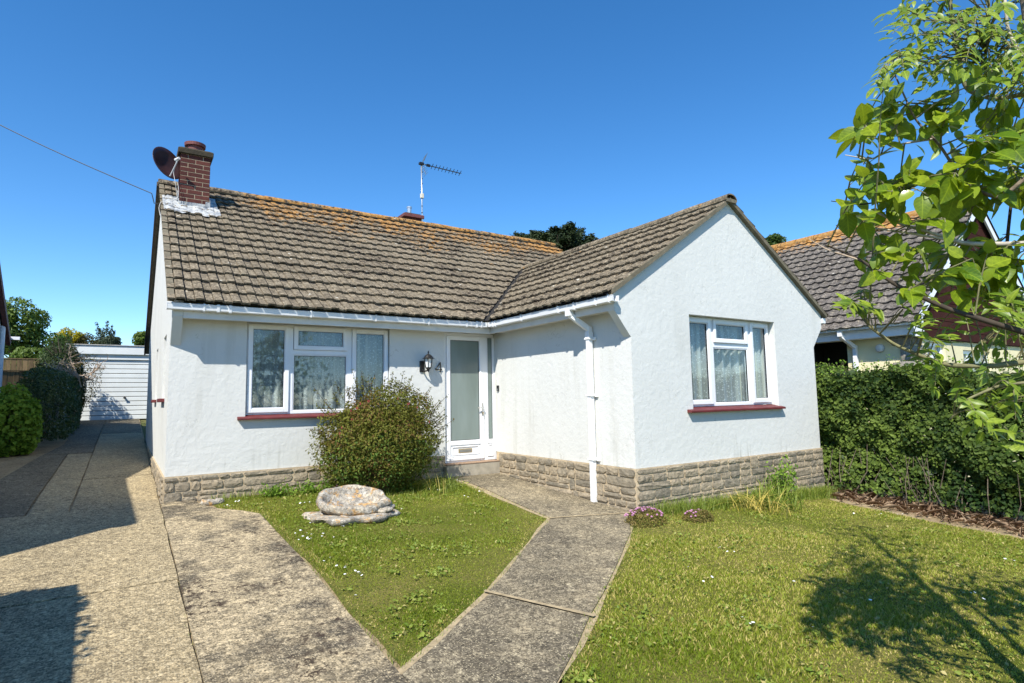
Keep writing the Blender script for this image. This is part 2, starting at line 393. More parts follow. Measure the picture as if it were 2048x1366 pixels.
leaf_mat('grass_blade', (.135, .190, .011), (.305, .330, .040), (.50, .41, .14), .3, .55, .25)
leaf_mat('tall_grass', (.115, .185, .022), (.29, .335, .06), (.45, .38, .15), .3, .5, .3)
leaf_mat('yellow_blade', (.45, .36, .06), (.58, .47, .16), None, .3, .6, .25)
leaf_mat('hedge_leaf', (.016, .040, .008), (.145, .205, .034), None, .22, .62, .18)
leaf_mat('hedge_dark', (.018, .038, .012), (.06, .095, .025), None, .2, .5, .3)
leaf_mat('ivy_leaf', (.055, .13, .012), (.20, .31, .035), None, .22, .62, .18)
leaf_mat('shrub_leaf', (.066, .078, .011), (.185, .188, .030), (.15, .09, .03), .22, .62, .18)
leaf_mat('shrub_green', (.05, .10, .018), (.13, .20, .035), None, .22, .62, .18)
leaf_mat('tree_leaf', (.05, .095, .018), (.14, .20, .035), None, .28, .5, .3)
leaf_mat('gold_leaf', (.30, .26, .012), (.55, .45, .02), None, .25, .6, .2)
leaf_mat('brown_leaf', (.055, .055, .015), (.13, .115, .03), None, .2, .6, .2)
leaf_mat('conifer', (.012, .026, .012), (.045, .065, .022), None, .12, .65, .2)
leaf_mat('conifer_grey', (.03, .05, .03), (.08, .105, .06), None, .12, .6, .2)
leaf_mat('thrift_leaf', (.10, .12, .02), (.24, .17, .06), None, .2, .6, .2)
leaf_mat('broad_leaf', (.075, .155, .008), (.265, .330, .018), None, .36, .36, .4, byobj=True)
leaf_mat('broad_leaf_mass', (.090, .160, .010), (.250, .320, .028), None, .33, .25, .5)
leaf_mat('ash_leaf', (.080, .150, .014), (.270, .345, .036), None, .33, .4, .4, byobj=True)
leaf_mat('ash_leaf_mass', (.080, .150, .014), (.250, .330, .036), None, .33, .4, .4)
leaf_mat('litter', (.17, .10, .06), (.40, .29, .19), None, .1, .9, .1)

def ground_mats():
    m, nt, b = newmat('soil', (.2, .15, .09), .95, 0, .15); p = pos(nt)
    c = mixc(nt, mrange(nt, noise(nt, p, 1.2, 5, .6), .35, .65), (.26, .19, .11), (.40, .315, .19))
    c = mixc(nt, mrange(nt, noise(nt, p, 26, 4, .7), .5, .7), c, (.11, .085, .05))
    setc(nt, b, c, None, bump(nt, noise(nt, p, 40, 5, .7), .8, .02)); M['soil'] = m
    m, nt, b = newmat('turf_base', (.1, .12, .03), .95, 0, .1); p = pos(nt)
    c = mixc(nt, mrange(nt, noise(nt, p, 1.1, 5, .65), .35, .66), (.115, .135, .016), (.24, .205, .06))
    c = mixc(nt, mrange(nt, noise(nt, p, 60, 4, .7), .45, .65), c, (.055, .075, .015))
    setc(nt, b, c, None, bump(nt, noise(nt, p, 90, 4, .7), .9, .02)); M['turf_base'] = m
    m, nt, b = newmat('rough_ground', (.08, .1, .03), .95, 0, .1); p = pos(nt)
    c = mixc(nt, mrange(nt, noise(nt, p, .35, 5, .65), .35, .66), (.07, .095, .025), (.16, .145, .06))
    setc(nt, b, c, None, bump(nt, noise(nt, p, 30, 4, .7), .9, .03)); M['rough_ground'] = m
ground_mats()
def concrete(name, light, dark, speck, stain=(.40, .62), moss=0.0, agg=70.0, agg_amt=.8, scab=.6):
    """weathered exposed-aggregate concrete: broad stains, blotches, pale worn scabs, stones, moss"""
    m, nt, b = newmat(name, light, .93, 0, .2); p = pos(nt)
    r = nd(nt, 'ShaderNodeObjectInfo').outputs['Random']
    big = math_(nt, 'ADD', math_(nt, 'MULTIPLY', noise(nt, p, .8, 5, .6), .55), math_(nt, 'MULTIPLY', noise(nt, p, 3.6, 5, .65), .45))
    c = mixc(nt, mrange(nt, big, stain[0], stain[1]), light, dark)
    c = mixc(nt, math_(nt, 'MULTIPLY', r, .22), c, tuple(x*.8 for x in dark))
    c = mixc(nt, mrange(nt, noise(nt, p, 26, 5, .75), .46, .62, 0, .7), c, tuple(x*.55 for x in dark))
    c = mixc(nt, mrange(nt, noise(nt, p, 19, 5, .75), .54, .66, 0, .75), c, speck)
    c = grain(nt, grain(nt, c, p, 34, .76, 1.24), p, 88, .55, 1.45)
    v = nd(nt, 'ShaderNodeTexVoronoi', {'Vector': p, 'Scale': agg}, feature='F1'); sc = nd(nt, 'ShaderNodeSeparateColor', {0: v.outputs['Color']})
    k = math_(nt, 'MULTIPLY', mrange(nt, v.outputs['Distance'], .50, .36), mrange(nt, sc.outputs[0], .45, .60))
    c = mixc(nt, math_(nt, 'MULTIPLY', k, agg_amt), c, speck)
    k2 = math_(nt, 'MULTIPLY', mrange(nt, v.outputs['Distance'], .5, .36), mrange(nt, sc.outputs[1], .70, .78))
    c = mixc(nt, math_(nt, 'MULTIPLY', k2, .7), c, tuple(x*.35 for x in dark))
    c = mixc(nt, math_(nt, 'MULTIPLY', mrange(nt, noise(nt, scaled(nt, p, (1, 1.9, 1)), 5.5, 6, .78), .60, .66), scab), c, tuple(min(1, x*1.2) for x in light))
    if moss: c = mixc(nt, math_(nt, 'MULTIPLY', mrange(nt, noise(nt, p, 14, 5, .8), .53, .57), mrange(nt, noise(nt, p, 1.5, 4), .48, .56, 0, moss)), c, (.050, .034, .024))
    h = math_(nt, 'ADD', math_(nt, 'MULTIPLY', k, .5), noise(nt, p, 45, 5, .75))
    setc(nt, b, c, None, bump(nt, h, .7, .010)); M[name] = m
concrete('drive_concrete', (.41, .325, .190), (.270, .217, .133), (.54, .445, .28), (.44, .60), 0, 70, .75, .5)
concrete('apron_concrete', (.50, .400, .245), (.125, .105, .074), (.50, .410, .265), (.455, .535), .95, 75, .7, .85)
concrete('path_concrete', (.36, .295, .188), (.140, .118, .082), (.50, .420, .275), (.40, .56), .25, 85, .8, .5)
concrete('back_concrete', (.25, .210, .14), (.135, .115, .078), (.32, .27, .185), (.38, .60), .6, 60, .5, .5)
simple('joint_sand', (.36, .285, .175), .95, vary=.25, scale=20, bscale=60, bstr=.6, bdist=.006, spec=.1)
m, nt, b = newmat('rockery_stone', (.5, .45, .38), .92, 0, .2); p = pos(nt)
c = mixc(nt, mrange(nt, noise(nt, p, 6, 6, .68), .38, .62), (.24, .225, .20), (.52, .46, .36))
c = mixc(nt, mrange(nt, noise(nt, p, 11, 5, .7), .53, .60, 0, .75), c, (.56, .31, .09))
c = mixc(nt, mrange(nt, noise(nt, p, 17, 5, .75), .52, .60, 0, .8), c, (.66, .63, .56))
c = mixc(nt, mrange(nt, noise(nt, p, 34, 5, .75), .53, .60, 0, .8), c, (.10, .09, .08))
c = grain(nt, c, p, 60, .72, 1.28)
setc(nt, b, c, None, bump(nt, math_(nt, 'ADD', noise(nt, p, 12, 6, .7), math_(nt, 'MULTIPLY', noise(nt, p, 55, 4, .7), .4)), 1.0, .03)); M['rockery_stone'] = m
# ------------------------------------------------------------------ the setting: ground, lawn, drive, path
def sheet(name, poly, mat, dz, step=.25, parent=None, kind='structure', edge=None):
    """a polygon laid on the ground; with edge it is a slab that thick"""
    bm = bmesh.new(); f = bm.faces.new([bm.verts.new((x, y, 0)) for x, y in poly])
    xs = [q[0] for q in poly]; ys = [q[1] for q in poly]
    for ax, lo, hi in ((0, min(xs), max(xs)), (1, min(ys), max(ys))):
        k = math.ceil(lo/step)*step+1e-4
        while k < hi:
            no = (1, 0, 0) if ax == 0 else (0, 1, 0); co = (k, 0, 0) if ax == 0 else (0, k, 0)
            bmesh.ops.bisect_plane(bm, geom=list(bm.verts)+list(bm.edges)+list(bm.faces), plane_co=co, plane_no=no); k += step
    bmesh.ops.recalc_face_normals(bm, faces=bm.faces)
    if bm.faces and sum(f.normal.z for f in bm.faces) < 0: bmesh.ops.reverse_faces(bm, faces=bm.faces)
    if edge:
        r = bmesh.ops.extrude_face_region(bm, geom=list(bm.faces))
        top = [g for g in r['geom'] if isinstance(g, bmesh.types.BMVert)]; ts = set(top)
        for v in bm.verts: v.co.z = float(gz(v.co.x, v.co.y))+(dz if v in ts else dz-edge)
        bmesh.ops.recalc_face_normals(bm, faces=bm.faces)
    else:
        for v in bm.verts: v.co.z = float(gz(v.co.x, v.co.y))+dz
    me = bpy.data.meshes.new(name); bm.to_mesh(me); bm.free()
    o = mesh_obj(name, me, mat, parent)
    if kind and parent is None: o['kind'] = kind
    return o

def wob(poly, amp=.006, n=3, seed=0):
    r = random.Random(seed); out = []
    for i, p_ in enumerate(poly):
        q_ = poly[(i+1) % len(poly)]; L_ = math.hypot(q_[0]-p_[0], q_[1]-p_[1]); k = max(1, int(L_/.35))
        for j in range(k):
            t = j/k; out.append((p_[0]+(q_[0]-p_[0])*t+r.uniform(-amp, amp), p_[1]+(q_[1]-p_[1])*t+r.uniform(-amp, amp)))
    return out
# ground: one sheet out to the horizon, finer near the house
gx = np.concatenate([np.linspace(-400, -24, 8), np.linspace(-20, 24, 89), np.linspace(30, 400, 8)])
gy = np.concatenate([np.linspace(-400, -20, 8), np.linspace(-16, 28, 89), np.linspace(34, 400, 8)])
GX, GY = np.meshgrid(gx, gy); GZ = gz(GX, GY)-.03
nx, ny = len(gx), len(gy)
V = np.stack([GX.ravel(), GY.ravel(), GZ.ravel()], 1)
ii, jj = np.meshgrid(np.arange(nx-1), np.arange(ny-1)); a = (jj*nx+ii).ravel()
g = np_mesh('ground', V, np.stack([a, a+1, a+nx+1, a+nx], 1), M['rough_ground']); g['kind'] = 'structure'

SOIL_BED = sheet('soil_bed', [(7.7, -9.2), (10.6, -9.2), (10.6, 3.0), (8.46, 3.0), (8.46, -3.02), (7.95, -3.2), (7.75, -4.4)], M['soil'], .004)
SIDE_BED = sheet('side_bed', [(-3.0, 2.0), (-1.9, 2.0), (-1.58, 5.4), (-1.42, 7.0), (-1.6, 13.8), (-4.5, 13.8), (-4.5, 2.0)], M['soil'], .006)
FRONT_SOIL = sheet('front_soil', [(.30, -.02), (3.70, -.02), (3.70, -.7), (3.4, -2.9), (.95, -5.05), (.8, -4.9), (.82, -1.05), (.36, -.35)], M['soil'], .002)

LAWN_A = wob([(.42, -.06), (3.58, -.06), (3.67, -.25), (3.495, -2.775), (2.485, -3.662), (1.82, -4.245), (.89, -4.94), (.875, -4.06), (.885, -2.79), (.865, -1.12), (.52, -.60)], .022, seed=5)
LAWN_B = wob([(4.50, -3.08), (8.2, -3.09), (7.95, -3.45), (7.84, -4.34), (7.82, -5.13), (7.9, -5.8), (8.0, -9.0), (1.2, -9.0), (1.2, -5.76), (1.535, -5.46), (2.195, -4.965), (2.905, -4.41), (3.87, -3.63), (4.42, -3.08)], .020, seed=6)
lawn_front = sheet('lawn', LAWN_A, M['turf_base'], .010)
lawn_side = sheet('lawn', LAWN_B, M['turf_base'], .010)

# driveway: separate concrete slabs with open joints on a dark bed
drive = sheet('driveway', [(-1.95, -9.5), (.84, -9.5), (.84, -1.0), (.35, -.3), (.35, -.08), (-.02, -.08), (-.02, 13.8), (-1.6, 13.8), (-1.42, 7.0), (-1.6, 5.4), (-1.93, 2.0)], M['soil'], .006)
def rect(x0, x1, y0, y1): return [(x0, y0), (x1, y0), (x1, y1), (x0, y1)]
J = .008
slabs = [('drive_concrete', rect(-1.9, -.042, -9.4, -2.86)), ('drive_concrete', rect(-1.9, -.042, -2.84, .0)),
         ('apron_concrete', [(-.034, -9.4), (.80, -9.4), (.845, -4.9), (.85, -4.06), (.86, -2.79), (.84, -1.10), (.70, -.86), (.48, -.62), (.36, -.36), (.30, -.045), (-.034, -.045)]),
         ('drive_concrete', rect(-.865, -.042, .016, 2.18)), ('drive_concrete', rect(-.865, -.05, 2.20, 9.0)), ('back_concrete', rect(-.865, -.05, 9.015, 13.75)),
         ('drive_concrete', rect(-1.235, -.885, .016, 5.3)), ('back_concrete', [(-1.9, .016), (-1.255, .016), (-1.255, 5.3), (-1.62, 5.3), (-1.88, 2.0)]),
         ('back_concrete', [(-1.6, 5.32), (-.885, 5.32), (-.885, 9.0), (-1.44, 9.0), (-1.42, 7.0)]), ('back_concrete', [(-1.45, 9.015), (-.885, 9.015), (-.885, 13.75), (-1.6, 13.75)])]
for k, (mt, poly) in enumerate(slabs):
    sheet('concrete_slab', wob(poly, .006, seed=k), M[mt], .022+.003*(k % 3), parent=drive, edge=.05)
path = sheet('path', wob([(3.62, -.13), (4.52, -.13), (4.48, -3.03), (3.875, -3.655), (2.91, -4.43), (2.20, -4.985), (1.535, -5.475), (.86, -5.95), (.825, -4.95), (1.80, -4.23), (2.47, -3.65), (3.47, -2.765)], .016, seed=12), M['joint_sand'], .013)
pslabs = [[(3.66, -.14), (4.495, -.14), (4.495, -3.0), (4.42, -3.02), (3.50, -2.80), (3.70, -.7)],
          [(3.49, -2.815), (4.42, -3.04), (3.86, -3.63), (2.89, -4.41), (2.19, -4.94), (1.835, -4.255), (2.49, -3.67)],
          [(1.815, -4.27), (2.17, -4.955), (1.52, -5.45), (.87, -5.92), (.855, -4.99)]]
for k, poly in enumerate(pslabs): sheet('concrete_slab', wob(poly, .012, seed=40+k), M['path_concrete'], .022+.003*(k % 2), parent=path, edge=.05)

for (p_, q_, w_) in (((1.80, -4.235), (2.205, -4.975), .035), ((3.47, -2.80), (4.46, -3.03), .03)):
    d_ = np.array(q_)-np.array(p_); d_ = d_/np.linalg.norm(d_); n2 = np.array((-d_[1], d_[0]))*w_/2
    sheet('joint', wob([tuple(np.array(p_)-n2), tuple(np.array(q_)-n2), tuple(np.array(q_)+n2), tuple(np.array(p_)+n2)], .008, seed=77), M['joint_sand'], .031, parent=path)

# ------------------------------------------------------------------ the bungalow
L, W, G = 4.5534, 3.0477, 3.9201
RX = L+G/2                                  # ridge of the wing
XE = 8.72                                   # right gable of the main block
TP = .65; CP = 1/math.sqrt(1+TP*TP); SP = TP*CP
def zmain(y): return 2.3135+TP*y
def zwing(x): return 3.5868-TP*abs(x-RX)
house = thing('bungalow', 'white rendered bungalow with brown tiled roof, stone plinth and projecting front gable', 'house', (0, 0, -.31))

wx0, wx1, wz0, wz1 = .8465, 2.7554, .690, 1.868      # window of the main wall
dx0, dx1, dz0, dz1 = 3.640, 4.548, -.125, 1.868      # door and sidelight
vx0, vx1, vz0, vz1 = L+1.0486, L+2.9095, .683, 1.8765  # window of the gable
wm = MB(); T = .26
ztop = zmain(0)-.07
wm.prism([(0, 0), (wx0, 0), (wx0, ztop), (0, ztop)], 1, 0, T)
wm.prism([(wx1, 0), (dx0, 0), (dx0, ztop), (wx1, ztop)], 1, 0, T)
wm.prism([(wx0, 0), (wx1, 0), (wx1, wz0-.055), (wx0, wz0-.055)], 1, 0, T)
wm.prism([(wx0, 1.872), (wx1, 1.872), (wx1, ztop), (wx0, ztop)], 1, 0, T)
wm.prism([(dx0, 1.872), (L, 1.872), (L, ztop), (dx0, ztop)], 1, 0, T)
# left gable wall with two narrow window openings kept as recesses, rear and right walls
D = 3.8506; BACK = 2*D
def zg(y): return (zmain(y) if y < D else zmain(2*D-y))-.075
ys = [(.72, 1.35), (3.0, 3.55)]
prev = T
for a0, a1 in ys:
    wm.prism([(prev, 0), (a0, 0), (a0, zg(a0)), (prev, zg(prev))], 0, 0, T)
    wm.prism([(a0, 0), (a1, 0), (a1, .92), (a0, .92)], 0, 0, T)
    wm.prism([(a0, 1.75), (a1, 1.75), (a1, zg(a1)), (a0, zg(a0))], 0, 0, T)
    prev = a1
wm.prism([(prev, 0), (BACK, 0), (BACK, zg(BACK)), (D, zg(D)), (prev, zg(prev))], 0, 0, T)
wm.box(T, XE-T, BACK-T, BACK, 0, zmain(0)-.08)
wm.prism([(0, 0), (BACK, 0), (BACK, zg(BACK)), (D, zg(D)), (0, zg(0))], 0, XE-T, XE)
# the piece of gable wall over the front wall's thickness
wm.prism([(.0, ztop), (T, ztop), (T, zg(T)), (0, zg(0)+.0)], 0, 0, T)
# wing: side walls
zsw = zwing(L)-.07
wm.prism([(-W+T, 0), (0, 0), (0, zsw), (-W+T, zsw)], 0, L, L+T)
wm.prism([(-W+T, 0), (0, 0), (0, zsw), (-W+T, zsw)], 0, L+G-T, L+G)
wm.box(L+.001, L+T, .0, T, 0, ztop)
# wing: gable
zr = lambda x: zwing(x)-.075
wm.prism([(L, 0), (vx0, 0), (vx0, zr(vx0)), (L, zr(L)), ], 1, -W, -W+T)
wm.prism([(vx1, 0), (L+G, 0), (L+G, zr(L+G)), (vx1, zr(vx1))], 1, -W, -W+T)
wm.prism([(vx0, 0), (vx1, 0), (vx1, vz0-.055), (vx0, vz0-.055)], 1, -W, -W+T)
wm.prism([(vx0, vz1), (vx1, vz1), (vx1, zr(vx1)), (RX, zr(RX)), (vx0, zr(vx0))], 1, -W, -W+T)
# the gable's shoulders swept out to carry the eaves
def shoulder(s):
    xw = L if s < 0 else L+G
    q = [(xw, 1.54), (xw+s*.10, 1.66), (xw+s*.25, 1.845), (xw+s*.262, 1.90), (xw+s*.262, zwing(xw+s*.262)-.075), (xw, zr(xw))]
    return q if s > 0 else q[::-1]
for s in (-1, 1): wm.prism(shoulder(s), 1, -W, -W+.115)
house_wall = wm.build('wall', M['render_white'], house)
# left corbel of the main eaves
MB().prism([(0, 1.54), (-.245, 1.87), (-.245, zmain(-.245)-.075), (0, zmain(0)-.075)], 0, 0, .112).build('corbel', M['render_corbel'], house, bevel=.006)
# rooms behind the windows
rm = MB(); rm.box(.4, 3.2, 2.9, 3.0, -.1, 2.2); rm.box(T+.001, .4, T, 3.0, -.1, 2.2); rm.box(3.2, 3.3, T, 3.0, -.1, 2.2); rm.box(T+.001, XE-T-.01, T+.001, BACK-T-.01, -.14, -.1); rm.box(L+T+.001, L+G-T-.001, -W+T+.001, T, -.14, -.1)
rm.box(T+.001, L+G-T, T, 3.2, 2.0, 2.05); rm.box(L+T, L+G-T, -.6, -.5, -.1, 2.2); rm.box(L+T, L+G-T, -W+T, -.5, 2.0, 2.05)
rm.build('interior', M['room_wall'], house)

# ---- stone plinth: mortar core with every stone on it
PH = dict(main=.46, side=.8, front=1.05)
pm = MB()
pm.box(-.018, dx0-.012, -.018, T, -.60, -.003); pm.box(dx0-.012, L-.018, -.018, T, -.60, -.15)
pm.box(-.018, T, T, BACK+.018, -.40, -.003)
pm.box(L-.018, L+T, -W-.018, -.018, -.85, -.003)
pm.box(L+T, L+G+.018, -W-.018, -W+T, -1.05, -.003); pm.box(L+G-T, L+G+.018, -W+T, BACK, -1.0, -.003)
plinth = pm.build('plinth', M['mortar'], house)
def stone_mesh(seed):
    r = np.random.default_rng(seed); nx_, nz_ = 5, 4; Vs = []
    for j in range(nz_):
        for i in range(nx_):
            x = -.5+i/(nx_-1); z = -.5+j/(nz_-1); e = (i in (0, nx_-1)) or (j in (0, nz_-1))
            d = (-.62-.2*r.random()) if e else (-.80-.45*r.random())
            if e: x += r.uniform(-.02, .02)-.02*np.sign(x)*(j in (0, nz_-1)); z += r.uniform(-.05, .05)
            else: x += r.uniform(-.05, .05); z += r.uniform(-.05, .05)
            if (i in (0, nx_-1)) and (j in (0, nz_-1)): x *= .95; z *= .9
            Vs.append((x, d, z))
    Fs = [(j*nx_+i, j*nx_+i+1, (j+1)*nx_+i+1, (j+1)*nx_+i) for j in range(nz_-1) for i in range(nx_-1)]
    ring = [i for i in range(nx_)]+[j*nx_+nx_-1 for j in range(1, nz_)]+[(nz_-1)*nx_+i for i in range(nx_-2, -1, -1)]+[j*nx_ for j in range(nz_-2, 0, -1)]
    n0 = len(Vs); Vs += [(Vs[k][0]*1.0, .5, Vs[k][2]) for k in ring]
    Fs += [(ring[k], n0+k, n0+(k+1) % len(ring), ring[(k+1) % len(ring)]) for k in range(len(ring))]
    me = MB().add(Vs, Fs).mesh('stone'); me.materials.append(M['plinth_stone'])
    return me
STONES = [stone_mesh(100+i) for i in range(14)]
def stone_at(face, s, z, w, h, rr):
    me = STONES[rr.randrange(14)]; dp = rr.uniform(.012, .024); fl = rr.choice((-1, 1))
    ax, nrm, org = face
    c = np.array(org)+np.array(ax)*s+np.array((0, 0, z))
    Mx = mat4(c, np.array(ax)*(w-.018)*1.0, -np.array(nrm)*dp, np.array((0, 0, 1))*(h-.017)*fl*1.0)
    inst('stone', me, plinth, Mx)
def lay(face, length, zlow, seed, ends=.012):
    rr = random.Random(seed); z = -.006
    while True:
        h1, h2 = rr.uniform(.055, .100), rr.uniform(.060, .12)
        s = -ends
        while s < length+ends-.03:
            rest = length+ends-s
            if rr.random() < .24 and rest > .5:
                w = rr.uniform(.11, .19); stone_at(face, s+w/2, z-(h1+h2)/2, w, h1+h2, rr); s += w; continue
            w = rr.uniform(.30, .62); w = rest if rest-w < .22 else w
            for (zz, h) in ((z-h1/2, h1), (z-h1-h2/2, h2)):
                k = rr.choice((1, 2, 2, 3)) if w > .38 else rr.choice((1, 2))
                cutl = sorted([0, 1]+[(q+1)/k+rr.uniform(-.09, .09) for q in range(k-1)])
                for c0, c1 in zip(cutl[:-1], cutl[1:]): stone_at(face, s+(c0+c1)/2*w, zz, (c1-c0)*w, h, rr)
            s += w
        z -= h1+h2
        if z < zlow: break
lay(((1, 0, 0), (0, -1, 0), (0, -.018, 0)), 3.62, -.33, 1)
lay(((0, -1, 0), (-1, 0, 0), (L-.018, -.10, 0)), W-.10, -.50, 2)
lay(((1, 0, 0), (0, -1, 0), (L, -W-.018, 0)), G, -.70, 3)
lay(((0, 1, 0), (-1, 0, 0), (-.018, 0, 0)), 3.6, -.30, 4)

# ---- roofs: every tile is a piece with a raised and a sunk half; the nearest 300 are parts, the rest one mass per slope
GA, TW = .306, .1965
PROF = [(0, .0), (.006, .001), (.045, -.001), (.076, .000), (.0795, -.012), (.0845, -.012), (.088, .010), (.130, .0135), (.176, .012), (.182, .002), (.187, -.008)]
def tile_geo(jit=0.0, r=None):
    Vs, Fs = [], []; n = len(PROF); ln = GA+.055
    for (s, h) in PROF: Vs.append((s, 0, h+.034-.024))
    for (s, h) in PROF: Vs.append((s, 0, h+.034))
    for (s, h) in PROF: Vs.append((s, ln, h+.034*(1-ln/GA)-.002))
    for i in range(n-1): Fs += [(i, i+1, n+i+1, n+i), (n+i, n+i+1, 2*n+i+1, 2*n+i)]
    return Vs, Fs
TV, TF = tile_geo()
tile_me = bpy.data.meshes.new('tile'); tile_me.from_pydata(TV, [], TF); tile_me.materials.append(M['roof_tile'])
def axes_main(): return np.array((1., 0, 0)), np.array((0, CP, SP)), np.array((0, -SP, CP))
def axes_wing(): return np.array((0, -1., 0)), np.array((CP, 0, SP)), np.array((-SP, 0, CP))
roof_main = MB().add([(-.05, -.36, zmain(-.36)-.045), (XE+.05, -.36, zmain(-.36)-.045), (XE+.05, D, zmain(D)-.045), (-.05, D, zmain(D)-.045)], [(0, 1, 2, 3)]).add(
    [(-.05, BACK+.36, zmain(-.36)-.045), (XE+.05, BACK+.36, zmain(-.36)-.045), (XE+.05, D, zmain(D)-.047), (-.05, D, zmain(D)-.047)], [(0, 3, 2, 1)]).build('roof', M['underlay'], house, recalc=False)
tiles = []            # (world 4x4 as c,a,b,d ; clip plane or None)
rr = random.Random(5)
nrow = 17; c0 = -.06
s_, t_, n_ = axes_main()
y0 = -.375
for row in range(nrow):
    for col in range(46):
        X = c0+col*TW; base = np.array((X, y0+row*GA*CP, 0)); base[2] = zmain(base[1])-.045
        xc, yc = X+TW/2, base[1]+GA*CP*.5
        lim_l = yc+4.555; lim_r = 8.47-yc
        if X > XE-.02 or yc > D-.02: continue
        if yc < G/2+.02 and lim_l+.28 < xc < lim_r-.28: continue
        clip = None
        if yc < G/2 and abs(xc-lim_l) < .42: clip = ((4.555-.055, 0, 0), (1, -1, 0))
        # room for the chimney stack
        if .10 < xc < .72 and 2.86 < yc < 3.30: continue
        tiles.append(('main', base, s_, t_, n_, clip))
s_, t_, n_ = axes_wing()
for row in range(10):
    for col in range(29):
        Yb = -W-.062+(col+1)*TW; base = np.array((L-.375+row*GA*CP, Yb, 0)); base[2] = zwing(base[0])-.045
        yc = Yb-TW/2; xc = base[0]+GA*CP*.5
        if xc > RX-.02: continue
        if yc > xc-4.555+.28: continue
        clip = None
        if abs(yc-(xc-4.555)) < .42: clip = ((4.555+.045, 0, 0), (-1, 1, 0))
        tiles.append(('wing', base, s_, t_, n_, clip))
roof_wing = MB().add([(L-.36, -W-.05, zwing(L-.36)-.045), (RX, -W-.05, zwing(RX)-.045), (RX, G/2, zwing(RX)-.045), (L-.36, -.36, zwing(L-.36)-.045)], [(0, 1, 2, 3)]).add(
    [(L+G+.36, -W-.05, zwing(L-.36)-.045), (RX, -W-.05, zwing(RX)-.047), (RX, G/2, zwing(RX)-.047), (L+G+.36, 1.4, zwing(L-.36)-.045)], [(3, 2, 1, 0)]).build('wing_roof', M['underlay'], house, recalc=False)
def score(t):
    c = t[1]+t[2]*TW/2+t[3]*GA/2; d = c-CAM; l = np.linalg.norm(d); return abs(d@t[4])/l**3
tiles.sort(key=score, reverse=True)
mass = {'main': MB(), 'wing': MB()}
for i, (where, base, s_, t_, n_, clip) in enumerate(tiles):
    lift = rr.uniform(-.002, .004); yaw = rr.uniform(-.006, .006)
    a = s_+t_*yaw; b_ = t_-s_*yaw; c = base+n_*lift+t_*rr.uniform(-.004, .004)
    par = roof_main if where == 'main' else roof_wing
    Mx = mat4(c, a, b_, n_)
    if clip is None:
        if i < 300: inst('tile', tile_me, par, Mx)
        else: mass[where].add([Mx @ Vector(v) for v in TV], TF)
    else:
        bm = bmesh.new(); vs_ = [bm.verts.new(Mx @ Vector(v)) for v in TV]
        for f in TF: bm.faces.new([vs_[k] for k in f])
        bmesh.ops.bisect_plane(bm, geom=list(bm.verts)+list(bm.edges)+list(bm.faces), plane_co=clip[0], plane_no=clip[1], clear_outer=True)
        if bm.faces:
            bm.verts.index_update(); q = MB().add([v.co[:] for v in bm.verts], [[v.index for v in f.verts] for f in bm.faces])
            if i < 300: q.build('tile', M['roof_tile'], par, recalc=False)
            else: mass[where].add(q.v, q.f)
        bm.free()
mass['main'].build('tile_courses', M['roof_tile'], roof_main, recalc=False)['kind'] = 'stuff'
mass['wing'].build('tile_courses', M['roof_tile'], roof_wing, recalc=False)['kind'] = 'stuff'
# slopes away from the street: plain stepped courses
def back_slope(p0, along, t_, n_, length, rows, par):
    q = MB()
    for row in range(rows):
        b0 = np.array(p0)+t_*GA*row
        q.add([b0+n_*.02, b0+along*length+n_*.02, b0+along*length+n_*.04, b0+n_*.04, b0+along*length+t_*(GA+.02)+n_*.012, b0+t_*(GA+.02)+n_*.012], [(0, 1, 2, 3), (3, 2, 4, 5)])
    o = q.build('back_courses', M['roof_tile'], par, recalc=False); return o
back_slope((-.05, BACK+.36, zmain(-.36)-.045), np.array((1., 0, 0)), np.array((0, -CP, SP)), np.array((0, SP, CP)), XE+.1, 16, roof_main)
back_slope((L+G+.36, -W-.06, zwing(L-.36)-.045), np.array((0, 1., 0)), np.array((-CP, 0, SP)), np.array((SP, 0, CP)), W+1.4, 9, roof_wing)
# open valley with its dark trough
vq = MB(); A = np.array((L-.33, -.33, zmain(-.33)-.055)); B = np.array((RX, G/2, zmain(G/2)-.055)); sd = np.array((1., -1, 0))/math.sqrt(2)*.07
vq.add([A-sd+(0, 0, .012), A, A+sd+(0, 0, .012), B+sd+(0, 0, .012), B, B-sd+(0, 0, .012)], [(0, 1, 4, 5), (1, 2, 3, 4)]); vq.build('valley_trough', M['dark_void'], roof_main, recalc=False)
# ridge tiles
def ridge(par, p0, p1, n, seed):
    r = random.Random(seed); p0 = np.array(p0, float); p1 = np.array(p1, float); d = (p1-p0)/n; u = d/np.linalg.norm(d); side = np.cross(u, (0, 0, 1)); ln = np.linalg.norm(d)
    Vs, Fs = [], []; k = 9
    for e, (off, sc) in enumerate(((0, 1.0), (ln-.008, .96))):
        for q in range(k):
            a = math.radians(-12+204*q/(k-1)); Vs.append((off, .125*sc*math.cos(a), .085*sc*math.sin(a)))
        for q in range(k):
            a = math.radians(-12+204*q/(k-1)); Vs.append((off, .108*sc*math.cos(a), .068*sc*math.sin(a)))
    for q in range(k-1):
        Fs += [(q, q+1, 2*k+q+1, 2*k+q), (q, k+q, k+q+1, q+1), (2*k+q, 2*k+q+1, 3*k+q+1, 3*k+q)]
    me = bpy.data.meshes.new('ridge_tile'); me.from_pydata(Vs, [], Fs); me.materials.append(M['roof_tile'])
    for i in range(n):
        c = p0+d*i+np.array((0, 0, r.uniform(-.006, .006)))
        inst('ridge_tile', me, par, mat4(c, u, side, (0, 0, 1)))
    q = MB(); q.bar(p0+np.array((0, 0, -.01)), p1+np.array((0, 0, -.01)), .215, .05); q.build('ridge_bedding', M['verge_mortar'], par)
